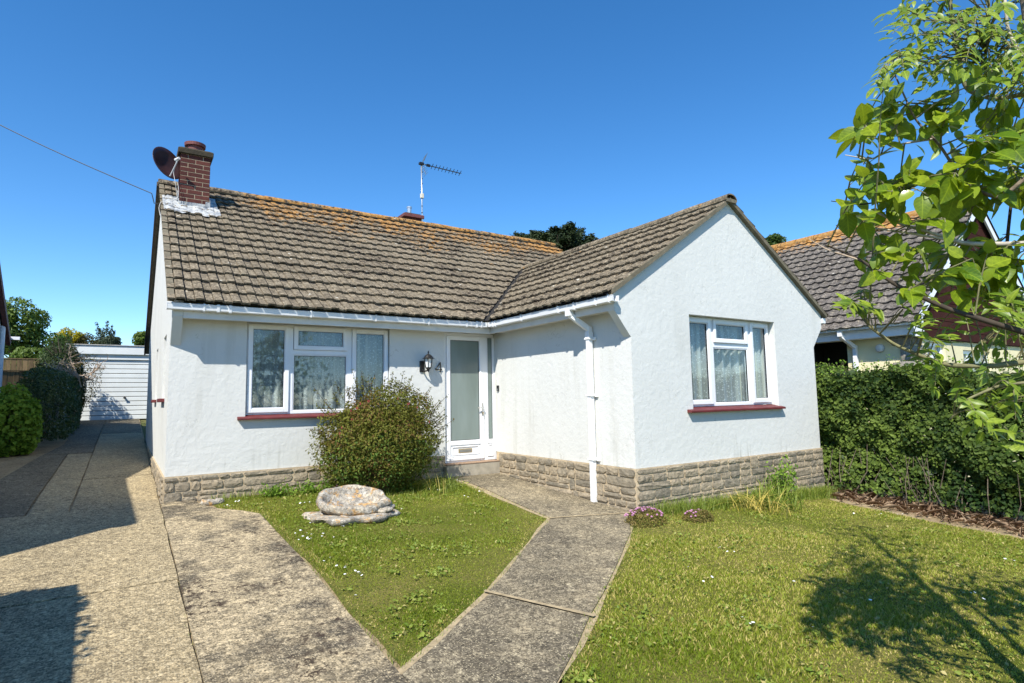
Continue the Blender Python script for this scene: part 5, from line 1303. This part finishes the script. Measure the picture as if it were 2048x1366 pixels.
# Monterey cypress: flat dark tiers with pointed tips
cyd = 34; cyc = at(1115, 500, cyd); kk = cyd/FPX
cyp = thing('cypress_tree', 'dark spreading cypress tree showing over the roof valley', 'tree', (cyc[0], cyc[1], float(gz(cyc[0], cyc[1]))))
r = np.random.default_rng(59); Ps = []; q = MB()
tips = [(1032, 466, .5), (1044, 468, .5), (1054, 470, .4), (1066, 461, .6), (1074, 464, .5), (1082, 463, .6), (1090, 468, .5), (1096, 464, .5), (1070, 474, .4), (1058, 478, .4), (1104, 456, .8), (1112, 453, .8), (1130, 450, 1), (1141, 445, 1.0), (1150, 455, .8), (1166, 456, 1.0), (1160, 468, .8), (1184, 469, 1), (1192, 477, .9), (1176, 482, .7), (1100, 476, .5), (1125, 474, .4), (1145, 480, .4), (1110, 495, .4), (1135, 500, .4), (1160, 495, .5), (1085, 490, .5), (1120, 515, .3), (1140, 520, .3), (1055, 492, .7), (1178, 495, .6)]
for (u, v, o_) in tips:
    for rep in range(2):
        e = at(u+r.normal(0, 2)*rep, v+rep*r.uniform(2, 7), cyd+r.normal(0, .8)*(1+rep)); b_ = at(1118+(u-1118)*(.35 if u > 1098 else .72), min(540, v+26+16*o_), cyd+r.normal(0, .8))
        q.tube([b_, (b_+e)/2-np.array((0, 0, .15)), e], [.09, .05, .02], 5)
        n_ = 260
        t_ = r.beta(2.2, 1.3, n_); mid = (b_+e)/2-np.array((0, 0, .18)); C_ = (1-t_[:, None])**2*b_+2*(t_*(1-t_))[:, None]*mid+t_[:, None]**2*e
        wv_ = (.42*(1.08-t_)**.7)[:, None]; Ps.append(C_+r.normal(0, 1, (n_, 3))*wv_*np.array((1.05, .9, .42)))
P = np.concatenate(Ps); V, F = leaf_arrays(P, np.tile((-.2, -.3, .9), (len(P), 1)), .24, .32, r, .45, -.25)
foliage('crown', [(V, F, np.clip(.35+.3*field(60, 6, .6, 3)(P)+r.normal(0, .2, len(P)), 0, 1))], M['conifer'], cyp, r)
q.tube([(cyc[0], cyc[1], float(gz(cyc[0], cyc[1]))), cyc], [.4, .15], 8); q.build('trunk', M['bark_dark'], cyp)

# ------------------------------------------------------------------ lawn grass, edge plants, daisies
def in_poly(P, poly):
    x, y = P[:, 0], P[:, 1]; ins = np.zeros(len(P), bool); j = len(poly)-1
    for i in range(len(poly)):
        xi, yi = poly[i]; xj, yj = poly[j]
        ins ^= ((yi > y) != (yj > y)) & (x < (xj-xi)*(y-yi)/(yj-yi+1e-12)+xi); j = i
    return ins
def edge_dist(P, poly):
    d = np.full(len(P), 9.0)
    for i in range(len(poly)):
        a_ = np.array(poly[i]); b_ = np.array(poly[(i+1) % len(poly)]); ab = b_-a_; t = np.clip(((P-a_) @ ab)/(ab @ ab), 0, 1)
        d = np.minimum(d, np.linalg.norm(P-a_-t[:, None]*ab, axis=1))
    return d
def lawn_blades(poly, dens_near, label, seed):
    r = np.random.default_rng(seed); P0 = np.array(poly); lo, hi = P0.min(0), P0.max(0); area = np.prod(hi-lo); n = int(area*dens_near)
    P = lo+(hi-lo)*r.random((n, 2)); P = P[in_poly(P, poly)]
    d3 = np.concatenate([P, gz(P[:, 0], P[:, 1])[:, None]], 1)-CAM; u_ = 1024+FPX*(d3 @ CR)/np.maximum(d3 @ CF, .01); dep = d3 @ CF
    vis = (dep > .3) & (u_ > -250) & (u_ < 2350) & (P[:, 1] > -7.6)
    keep = vis | (r.random(len(P)) < .12)
    keep &= r.random(len(P)) < np.clip(4.6/np.maximum(dep, 1), .35, 1)
    P = P[keep]; ed = edge_dist(P, poly)
    f1 = field(seed+1, 10, 1.0, 5.0); f2 = field(seed+2, 8, .5, 2.0); P3 = np.concatenate([P, np.zeros((len(P), 1))], 1)
    a1, a2 = f1(P3), f2(P3)
    k = (r.random(len(P)) < np.clip(ed/.06+.15*a1, .2, 1)) & (r.random(len(P)) < .80+.2*a1); P, P3, ed, a1, a2 = P[k], P3[k], ed[k], a1[k], a2[k]
    n = len(P); z = gz(P[:, 0], P[:, 1])+.008; B0 = np.concatenate([P, z[:, None]], 1)
    h = .017*(1+.45*a1+.2*a2)*r.uniform(.5, 1.4, n)*np.clip(ed/.12+.5, .5, 1); h = np.clip(h, .010, .065)
    ang = r.random(n)*6.28; w = r.uniform(.0022, .0042, n); lean = r.uniform(.25, 1.1, n); la = r.random(n)*6.28
    S = np.stack([np.cos(ang), np.sin(ang), 0*ang], 1)*w[:, None]; Ld = np.stack([np.cos(la), np.sin(la), 0*la], 1)*(h*lean)[:, None]
    up = np.zeros((n, 3)); up[:, 2] = h
    V = np.stack([B0-S, B0+S, B0+S*.7+Ld*.45+up*.62, B0-S*.7+Ld*.45+up*.62, B0+Ld+up*.92], 1).reshape(-1, 3)
    k = np.arange(n)*5; F = np.stack([np.stack([k, k+1, k+2], 1), np.stack([k, k+2, k+3], 1), np.stack([k+3, k+2, k+4], 1)], 1).reshape(-1, 3)
    straw = r.random(n) < np.clip(.10+.20*np.maximum(a2, -.3)+.30*(ed < .10), .02, .5)
    tint = np.where(straw, .95, np.clip(.40+.26*a2-.16*a1+r.normal(0, .15, n), 0, .85))
    o = np_mesh('grass', V, F, M['grass_blade'], None, np.repeat(tint, 3)); tag(o, label, 'grass', kind='stuff'); return P, a1
PA, _ = lawn_blades(LAWN_A, 11500, 'mown grass of the front lawn between drive and path', 61)
PB, _ = lawn_blades(LAWN_B, 10000, 'mown grass of the side lawn right of the path', 62)
# flat broad weeds and daisies in the turf
r = np.random.default_rng(63); Ps = []
for P_, m_ in ((PA, 190), (PB, 330)):
    cs = P_[r.integers(0, len(P_), m_)]
    for c_ in cs:
        k = r.integers(6, 26); Ps.append(c_+r.normal(0, r.uniform(.02, .09), (k, 2)))
P = np.concatenate(Ps); P = P[in_poly(P, LAWN_A) | in_poly(P, LAWN_B)]; P = np.concatenate([P, (gz(P[:, 0], P[:, 1])+r.uniform(.014, .04, len(P)))[:, None]], 1)
V, F = leaf_arrays(P, np.tile((0., -.1, 1), (len(P), 1)), .030, .65, r, .4, 0); tag(foliage('lawn_weeds', [(V, F, r.random(len(P)))], M['tall_grass'], None, r), 'small broad weed leaves scattered in the lawns', 'weeds', kind='stuff')
dq = MB(); cy_ = MB()
pts = []
for P_, m_ in ((PA, 26), (PB, 40)):
    for c_ in P_[r.integers(0, len(P_), m_)]:
        for j in range(r.choice((1, 1, 2, 4))): pts.append(c_+r.normal(0, .05, 2))
for c_ in pts:
    z_ = float(gz(c_[0], c_[1]))+r.uniform(.035, .055); R0 = r.uniform(.007, .012); tl_ = r.normal(0, .25, 2)
    ring = [(c_[0]+R0*math.cos(k*math.pi/4), c_[1]+R0*math.sin(k*math.pi/4), z_+R0*(tl_[0]*math.cos(k*math.pi/4)+tl_[1]*math.sin(k*math.pi/4))) for k in range(8)]
    dq.add(ring+[(c_[0], c_[1], z_+.003)], [(k, (k+1) % 8, 8) for k in range(8)])
tag(dq.build('daisies', M['petal_white'], None), 'tiny white daisies dotted over the lawns', 'daisies', kind='stuff')

def blades(c, n, ln, wd, r, spread, arch=.8, up=1.0, jitter=.05):
    """arching strap leaves from a clump centre"""
    V, F = [], []; base = np.array((c[0], c[1], 0.0))
    for i in range(n):
        a_ = r.random()*6.28; b_ = base+np.array((r.normal(0, spread), r.normal(0, spread), 0)); b_[2] = float(gz(b_[0], b_[1])); L_ = ln*r.uniform(.55, 1.2); d = np.array((math.cos(a_), math.sin(a_), 0)); s = np.array((-d[1], d[0], 0))*wd*.5*r.uniform(.7, 1.2); n0 = len(V); ar = arch*r.uniform(.4, 1.4)
        for k in range(5):
            t = k/4; p_ = b_+d*L_*ar*t**1.5*.8+np.array((0, 0, L_*up*(t-.55*ar*t*t))); ww = s*(1-.85*t**2); V += [p_-ww, p_+ww]
        F += [(n0+2*k, n0+2*k+1, n0+2*k+3, n0+2*k+2) for k in range(4)]
    return V, F
def clump(name, label, cat, c, n, ln, wd, mat, seed, spread=.06, arch=.8, up=1.0):
    r = np.random.default_rng(seed); V, F = blades(c, n, ln, wd, r, spread, arch, up)
    zb = float(gz(c[0], c[1])); o = np_mesh(name, V, np.array(F), M[mat], None, np.repeat(np.clip(r.normal(.45, .2, n), 0, .85), 4)); tag(o, label, cat); return o
cl = thing('grass_clump', 'arching clump of long leaves turning yellow below the gable window', 'plant', (6.25, -3.50, float(gz(6.25, -3.5))))
r = np.random.default_rng(70)
for nm, mt, c_, n_, ln in (('yellow_leaves', 'yellow_blade', (6.12, -3.50), 75, .46), ('green_leaves', 'tall_grass', (6.55, -3.42), 170, .46), ('tall_leaves', 'tall_grass', (6.85, -3.28), 110, .44)):
    V, F = blades((c_[0], c_[1], 0), n_, ln, .013, r, .15, 1.05 if nm != 'tall_leaves' else .6); np_mesh(nm, V, np.array(F), M[mt], cl, np.repeat(r.random(n_)*.85, 4))
r = np.random.default_rng(71)
wd = thing('weed_plant', 'leafy green weed growing against the right part of the gable plinth', 'plant', (7.10, -3.2, float(gz(7.1, -3.2))))
q = MB(); P = []
for i in range(26):
    b_ = np.array((7.08+r.normal(0, .10), -3.22+r.normal(0, .05), float(gz(7.1, -3.2)))); e = b_+np.array((r.normal(0, .16), -abs(r.normal(0, .10)), r.uniform(.2, .58))); q.tube([b_, (b_+e)/2, e], [.005, .004, .002], 4)
    for j in range(26): P.append(b_+(e-b_)*r.uniform(.15, 1.05)+r.normal(0, .025, 3))
q.build('stems', M['bark_green'], wd)['kind'] = 'stuff'; P = np.array(P); V, F = leaf_arrays(P, np.tile((-.2, -.6, .7), (len(P), 1)), .055, .42, r); foliage('leaves', [(V, F, r.random(len(P)))], M['ivy_leaf'], wd, r)
clump('strap_clump', 'clump of arching green strap leaves at the foot of the shrub by the door', 'plant', (3.16, -.78), 130, .40, .014, 'tall_grass', 72, .11, 1.2, .75)
clump('strap_clump', 'thin pale grass blades standing up in front of the shrub', 'plant', (2.98, -1.02), 12, .36, .007, 'yellow_blade', 73, .12, .5, 1.0)
# unmown fringe along the walls
def fringe(label, pts, n, ln, seed, wd=.006):
    r = np.random.default_rng(seed); Vs, Fs = [], []
    for i in range(n):
        k = r.integers(0, len(pts)-1); t = r.random(); p_ = np.array(pts[k])+(np.array(pts[k+1])-np.array(pts[k]))*t+r.normal(0, .06 if ln > .1 else .022, 2)
        V, F = blades((p_[0], p_[1], 0), 1, ln, wd, r, .01, .6); o = len(Vs); Vs += V; Fs += [tuple(q+o for q in f) for f in F]
    o = np_mesh('fringe_grass', Vs, np.array(Fs), M['tall_grass'], None, np.repeat(np.clip(r.normal(.45, .25, n), 0, 1), 4)); tag(o, label, 'grass', kind='stuff')
fringe('long unmown grass along the foot of the gable plinth', [(4.75, -3.20), (6.2, -3.22), (7.6, -3.22), (8.3, -3.25)], 4200, .21, 74)
fringe('long grass and weeds along the foot of the main wall', [(.55, -.14), (1.2, -.16), (1.8, -.18), (2.4, -.9)], 620, .13, 75)
fringe('grass sprouting in front of the shrub', [(1.9, -1.12), (2.5, -1.2), (3.2, -1.05), (3.55, -.4)], 420, .12, 76)
fringe('tiny weeds growing in the joints of the concrete drive', [(-.04, -.1), (-.04, -1.2), (-.04, -2.85), (-.04, -4.6), (-.04, -5.6)], 130, .045, 78, .004)
fringe('dry grass straggling over the lawn edges of path and drive', [(.87, -1.1), (.88, -2.8), (.87, -4.0), (.88, -4.9), (1.8, -4.24), (2.48, -3.66), (3.49, -2.77), (3.67, -.3)], 900, .05, 79, .004)
fringe('grass tufts straggling over the right edge of the path', [(1.53, -5.47), (2.19, -4.97), (2.9, -4.41), (3.87, -3.64), (4.4, -3.1)], 520, .05, 80, .004)
P = []; r = np.random.default_rng(77)
for i in range(60):
    x_ = r.uniform(1.0, 2.0); c_ = np.array((x_, -.20-abs(r.normal(0, .05)), float(gz(x_, -.2))+.04)); 
    for j in range(14): P.append(c_+r.normal(0, .045, 3)+np.array((0, 0, .05*r.random())))
P = np.array(P); V, F = leaf_arrays(P, np.tile((0, -.5, .8), (len(P), 1)), .04, .5, r); tag(foliage('wall_weeds', [(V, F, r.random(len(P)))], M['ivy_leaf'], None, r), 'green leafy weeds along the base of the main wall', 'weeds', kind='stuff')
# thrift: brown-green cushions with pink heads
def thrift(label, c, R_, seed, nf):
    r = np.random.default_rng(seed); zb = float(gz(c[0], c[1])); t = thing('thrift_cushion', label, 'flowers', (c[0], c[1], zb))
    P, N_ = bush_points(np.array((c[0], c[1], zb+.02)), (R_[0], R_[1], R_[2]), 2600, r, .1, seed, inner=.2); k = P[:, 2] > zb; P, N_ = P[k], N_[k]
    V, F = leaf_arrays(P, N_, .026, .35, r); foliage('cushion', [(V, F, r.random(len(P)))], M['thrift_leaf'], t, r)
    q = MB()
    for i in range(nf):
        d = unit(np.array((r.normal(0, .7), r.normal(0, .7)+.4, 1.0))); p_ = np.array((c[0], c[1], zb))+d*np.array(R_)*1.15
        q.lathe([(.004, -.004), (.012, .0), (.013, .008), (.006, .014)], p_, 6)
    q.build('flower_heads', M['petal_pink'], t)['kind'] = 'stuff'
thrift('pink thrift cushion beside the path at the gable corner', (4.30, -3.40), (.24, .18, .15), 81, 60)
thrift('small pink thrift cushion in the grass below the gable wall', (4.98, -3.55), (.19, .14, .10), 82, 22)
thrift('pink flowers at the foot of the main wall left of the shrub', (1.92, -.42), (.11, .09, .09), 83, 55)

# ------------------------------------------------------------------ the two trees leaning in at the right
def broad_leaf_mesh(seed, serr=0.0, slim=1.0):
    r = random.Random(seed); st = 7; V, F = [], []; bend = r.uniform(.10, .30); cup = r.uniform(.10, .25); tw = r.uniform(-.15, .15)
    for i in range(st):
        t = i/(st-1); w = slim*.34*math.sin(math.pi*min(1, t**.85*1.0))**.75 if 0 < i < st-1 else .012
        zc = -bend*t*t; x = t*(1-.15*bend*t)
        V += [(x-.03*(w > .1), w, zc+cup*w+tw*w), (x, 0, zc-.015), (x-.03*(w > .1), -w, zc+cup*w-tw*w)]
    for i in range(st-1):
        a_ = 3*i; F += [(a_, a_+1, a_+4, a_+3), (a_+1, a_+2, a_+5, a_+4)]
    me = bpy.data.meshes.new('leaf'); me.from_pydata(V, [], [f[::-1] for f in F]); me.polygons.foreach_set('use_smooth', [True]*len(F)); return me, np.array(V), F
BL = [broad_leaf_mesh(i) for i in range(5)]; AL = [broad_leaf_mesh(20+i, 0, .55) for i in range(4)]
for me, _, _ in BL: me.materials.append(M['broad_leaf'])
for me, _, _ in AL: me.materials.append(M['ash_leaf'])
rt = np.random.default_rng(91)
tr1 = thing('broadleaf_sapling', 'tree with broad glossy green leaves leaning in at the upper right', 'tree', (2.75, -7.75, float(gz(2.75, -7.75))))
tr2 = thing('ash_tree', 'tree with feathery divided leaves at the right edge', 'tree', (3.05, -7.25, float(gz(3.05, -7.25))))
def spline(pts, n=8):
    pts = np.array(pts, float); t = np.arange(len(pts)); tt = np.linspace(0, len(pts)-1, (len(pts)-1)*n+1); P_ = np.stack([np.interp(tt, t, pts[:, k]) for k in range(3)], 1)
    for _ in range(4): P_[1:-1] = (P_[:-2]+2*P_[1:-1]+P_[2:])/4
    return P_
def branch(tree, name, pts, r0, r1, mt):
    P_ = spline(pts); MB().tube(P_, np.linspace(r0, r1, len(P_)), 7).build(name, M[mt], tree, smooth=True); return P_
g1 = np.array((2.75, -7.75, float(gz(2.75, -7.75)))); g2 = np.array((3.05, -7.25, float(gz(3.05, -7.25))))
T1 = branch(tr1, 'trunk', [g1-(0, 0, .1), g1+(.03, .02, .9), g1+(-.03, .05, 1.8), g1+(.02, .05, 2.7), g1+(0, .1, 3.4)], .05, .012, 'bark_pale')
T2 = branch(tr2, 'trunk', [g2-(0, 0, .1), g2+(.02, .03, 1.0), g2+(-.02, .0, 2.0), g2+(.05, .05, 3.4), g2+(.05, .1, 4.6)], .06, .015, 'bark')
def px(*a): return [at(*q) for q in a]
b1 = []; b2 = []
b1.append(branch(tr1, 'branch', [g1+(0, .02, 1.35)]+px((2110, 480, 2.25), (2040, 488, 2.3), (1930, 488, 2.35), (1870, 468, 2.4), (1800, 448, 2.45), (1745, 420, 2.5)), .013, .004, 'bark_pale'))
b1.append(branch(tr1, 'branch', [b1[0][26], *px((1750, 455, 2.45), (1690, 468, 2.5), (1672, 450, 2.5))], .005, .002, 'bark_pale'))
b1.append(branch(tr1, 'branch', [g1+(0, .02, 1.15)]+px((2100, 680, 2.1), (2000, 650, 2.15), (1900, 620, 2.2), (1790, 570, 2.3), (1730, 525, 2.35), (1690, 505, 2.4), (1650, 490, 2.4)), .014, .003, 'bark_dark'))
b1.append(branch(tr1, 'branch', [b1[2][42], *px((1655, 500, 2.42), (1618, 478, 2.44))], .004, .0015, 'dead_twig'))
b1.append(branch(tr1, 'branch', [g1+(0, .05, 2.0)]+px((2080, 330, 2.3), (2000, 400, 2.35), (1930, 370, 2.4), (1880, 290, 2.4), (1830, 240, 2.45), (1790, 150, 2.5)), .010, .003, 'bark'))
b1.append(branch(tr1, 'branch', [b1[4][34], *px((1790, 290, 2.5), (1745, 320, 2.5), (1690, 310, 2.55))], .005, .002, 'bark_pale'))
b1.append(branch(tr1, 'branch', [b1[4][20], *px((1850, 360, 2.4), (1780, 400, 2.45), (1720, 410, 2.5), (1662, 402, 2.55))], .006, .002, 'bark_dark'))
b1.append(branch(tr1, 'branch', [g1+(0, .05, 2.3)]+px((2080, 200, 2.3), (2040, 110, 2.35), (2015, 60, 2.4), (2010, 0, 2.4)), .011, .005, 'bark_pale'))
b2.append(branch(tr2, 'branch', [g2+(0, 0, 1.6)]+px((2100, 640, 2.6), (2030, 600, 2.6), (1960, 560, 2.65), (1900, 525, 2.7)), .013, .006, 'bark_green'))
b2.append(branch(tr2, 'branch', [g2+(0, 0, 1.15)]+px((2100, 715, 2.2), (2000, 732, 2.25), (1900, 732, 2.3), (1850, 715, 2.35), (1790, 690, 2.4), (1740, 655, 2.45), (1712, 618, 2.5)), .013, .004, 'bark_green'))
b2.append(branch(tr2, 'branch', [g2+(0, 0, 2.4)]+px((2090, 180, 2.7), (1990, 200, 2.75), (1930, 180, 2.8), (1912, 90, 2.8), (1900, 10, 2.8), (1895, -60, 2.8)), .012, .008, 'bark_green'))
b2.append(branch(tr2, 'branch', [g2+(0, 0, 1.3)]+px((2100, 590, 2.5), (2020, 660, 2.5), (2012, 500, 2.6), (2025, 380, 2.6)), .010, .006, 'bark_dark'))
b2.append(branch(tr2, 'branch', [g2+(0, 0, 1.0)]+px((2110, 760, 2.15), (2000, 770, 2.2), (1930, 800, 2.2), (1900, 840, 2.25)), .008, .003, 'bark_green'))
b2.append(branch(tr2, 'branch', [b2[2][30], *px((1880, 130, 2.8), (1830, 120, 2.85), (1790, 100, 2.85))], .006, .003, 'bark_green'))
b2.append(branch(tr2, 'branch', [b2[2][18], *px((1970, 120, 2.6), (1980, 40, 2.6), (1975, -40, 2.6))], .007, .004, 'bark_green'))
N1 = np.concatenate(b1); N2_ = np.concatenate(b2)
leaf1, leaf2 = [], []; tw1, tw2 = MB(), MB()
def frame(ax, nrm):
    a_ = unit(ax); n_ = nrm-a_*(nrm @ a_); n_ = unit(n_); return a_, np.cross(n_, a_), n_
def sprig(u, v, dep):
    e = at(u, v, dep); s = N1[np.argsort(np.linalg.norm(N1-e, axis=1))[rt.integers(0, 10)]]
    m_ = (s+e)/2+np.array((0, 0, .02)); tw1.tube([s, m_, e], [.0035, .003, .002], 5); d = unit(e-s)
    for k in range(rt.integers(4, 8)):
        t = (rt.uniform(.35, 1.0) if k else 1.0); t = 1-(1-t)*min(1.0, .30/max(.05, float(np.linalg.norm(e-s)))); b_ = s+(e-s)*t+np.array((0, 0, .02))*math.sin(math.pi*t)
        ax = unit(d*.5+rt.normal(0, .55, 3)+np.array((-.15, -.1, -.45))); nr = unit(np.array((-.35, -.45, .75))+rt.normal(0, .38, 3)); ln = rt.uniform(.050, .112)
        p0 = b_+ax*.018; tw1.tube([b_, p0], [.0018, .0014], 4); leaf1.append((p0, *frame(ax, nr), ln))
def compound(u, v, dep, nl=None, ln=None, out=None):
    e = at(u, v, dep); s = N2_[np.argsort(np.linalg.norm(N2_-e, axis=1))[rt.integers(0, 12)]]
    tw2.tube([s, (s+e)/2+np.array((0, 0, .02)), e+unit(s-e)*.24], [.004, .003, .0025], 5) if np.linalg.norm(e-s) > .3 else None
    s = e+unit(s-e)*.30 if np.linalg.norm(e-s) > .3 else s
    d = unit(e-s+rt.normal(0, .04, 3)); tip = e+np.array((0, 0, -.03)); pr = [s+(tip-s)*t+np.array((0, 0, .05))*math.sin(math.pi*t*.9) for t in np.linspace(0, 1, 7)]; tw2.tube(pr, np.linspace(.0028, .001, 7), 4)
    up_ = unit(np.array((-.3, -.4, .85))+rt.normal(0, .22, 3)); sd_ = unit(np.cross(d, up_)); k = nl or rt.integers(3, 6); l0 = ln or rt.uniform(.036, .070)
    for i in range(k):
        t = .42+.50*i/max(1, k-1); b_ = s+(tip-s)*t+np.array((0, 0, .05))*math.sin(math.pi*t*.9)
        for sg in (-1, 1): leaf2.append((b_, *frame(sd_*sg*.85+d*.55+np.array((0, 0, -.25))+rt.normal(0, .12, 3), up_+rt.normal(0, .25, 3)), l0*rt.uniform(.75, 1.15)))
    leaf2.append((tip, *frame(d+np.array((0, 0, -.2)), up_), l0*1.1))
for (u, v, ru, rv, n_) in ((1708, 262, 12, 20, 1), (1742, 240, 25, 25, 3), (1735, 350, 25, 25, 2), (1725, 430, 20, 12, 1), (1800, 245, 45, 35, 5), (1880, 225, 45, 45, 5), (1955, 270, 50, 50, 6), (2020, 240, 40, 60, 5), (1770, 370, 45, 38, 6), (1845, 395, 55, 50, 7), (1925, 410, 55, 50, 7), (2005, 370, 50, 60, 8), (2015, 470, 40, 40, 5), (1955, 335, 60, 40, 5), (1715, 388, 20, 15, 1), (1775, 498, 20, 12, 2), (1705, 520, 15, 10, 1), (1782, 545, 20, 15, 1), (1825, 580, 20, 12, 2), (1890, 545, 50, 35, 5), (1985, 540, 50, 45, 6), (1930, 500, 50, 30, 3), (2000, 160, 40, 30, 3), (2100, 300, 40, 150, 8), (2120, 520, 40, 100, 5)):
    for k in range(int(n_*1.25+.5)): sprig(u+rt.normal(0, ru*.6), v+rt.normal(0, rv*.6), rt.uniform(2.15, 2.75))
for (u, v, ru, rv, n_) in ((1815, 30, 40, 30, 4), (1890, 45, 50, 45, 10), (1985, 55, 50, 55, 11), (1850, 115, 50, 45, 8), (1955, 130, 55, 45, 9), (1795, 110, 25, 30, 3), (1775, 165, 25, 15, 3), (2035, 140, 35, 60, 7), (1690, 600, 20, 14, 2), (1725, 585, 20, 12, 2), (1735, 625, 30, 20, 2), (1965, 575, 50, 35, 8), (2020, 610, 35, 45, 8), (1900, 605, 45, 25, 5), (2010, 700, 35, 35, 4), (1900, 665, 40, 15, 2), (1915, 770, 45, 25, 3), (1995, 785, 45, 40, 6), (1955, 845, 40, 25, 4), (1845, 755, 25, 18, 2), (2030, 850, 20, 30, 3), (1840, 690, 25, 20, 2), (1830, 640, 30, 20, 2), (2100, 100, 60, 120, 10), (2110, 700, 50, 120, 10), (1950, -40, 90, 30, 10)):
    for k in range(int(n_*1.5+.5)): compound(u+rt.normal(0, ru*.6), v+rt.normal(0, rv*.6), rt.uniform(2.1, 3.0))
tw1.build('twigs', M['bark_green'], tr1)['kind'] = 'stuff'; tw2.build('twigs', M['bark_green'], tr2)['kind'] = 'stuff'
def place(leaves_, meshes, tree, massmat, name):
    def sc_(l):
        d = l[0]-CAM; u_ = 1024+FPX*(d @ CR)/max(d @ CF, .1); v_ = 683-FPX*(d @ CU)/max(d @ CF, .1); return (0 if (0 < u_ < 2048 and 0 < v_ < 1366) else 5)+np.linalg.norm(d)/l[4]*.01
    leaves_.sort(key=sc_); VV, FF, TT = [], [], []; o = 0
    for i, (c, a_, b_, n_, ln) in enumerate(leaves_):
        k = rt.integers(0, len(meshes)); me, Vl, Fl = meshes[k]; wv_ = rt.uniform(.85, 1.15)
        if i < 295: inst(name, me, tree, mat4(c, a_*ln, b_*ln*wv_, n_*ln))
        else:
            W_ = c+(Vl[:, 0:1]*a_+Vl[:, 1:2]*b_*wv_+Vl[:, 2:3]*n_)*ln; VV.append(W_); FF.append(np.array(Fl)[:, ::-1]+o); TT.append(np.full(len(Fl), rt.random())); o += len(W_)
    return VV, FF, TT
def crown_mass(tree, VV, FF, TT, mt, centres, n, ln, meshes):
    o = sum(len(v) for v in VV)
    for i in range(n):
        cc, R_ = centres[rt.integers(0, len(centres))]; c = cc+unit(rt.normal(0, 1, 3))*R_*rt.uniform(.3, 1.0)
        a_, b_, n_ = frame(rt.normal(0, 1, 3)+np.array((0, 0, -.5)), np.array((-.3, -.4, .8))+rt.normal(0, .4, 3)); me, Vl, Fl = meshes[rt.integers(0, len(meshes))]; l_ = ln*rt.uniform(.7, 1.3)
        VV.append(c+(Vl[:, 0:1]*a_+Vl[:, 1:2]*b_+Vl[:, 2:3]*n_)*l_); FF.append(np.array(Fl)[:, ::-1]+o); TT.append(np.full(len(Fl), rt.random())); o += len(Vl)
    ob = np_mesh('foliage', np.concatenate(VV), np.concatenate(FF), M[mt], tree, np.concatenate(TT), smooth=True); ob['kind'] = 'stuff'
VV, FF, TT = place(leaf1, BL, tr1, 'broad_leaf_mass', 'leaf'); crown_mass(tr1, VV, FF, TT, 'broad_leaf_mass', [(g1+np.array((.3, -.1, 2.9)), .55), (g1+np.array((.6, .1, 2.2)), .5)], 160, .11, BL)
VV, FF, TT = place(leaf2, AL, tr2, 'ash_leaf_mass', 'leaflet'); crown_mass(tr2, VV, FF, TT, 'ash_leaf_mass', [(g2+np.array((.2, 0, 2.9)), .7), (g2+np.array((.3, .2, 3.8)), .7), (g2+np.array((.7, -.3, 2.4)), .5), (g2+np.array((.2, .1, 4.5)), .6)], 650, .075, AL)
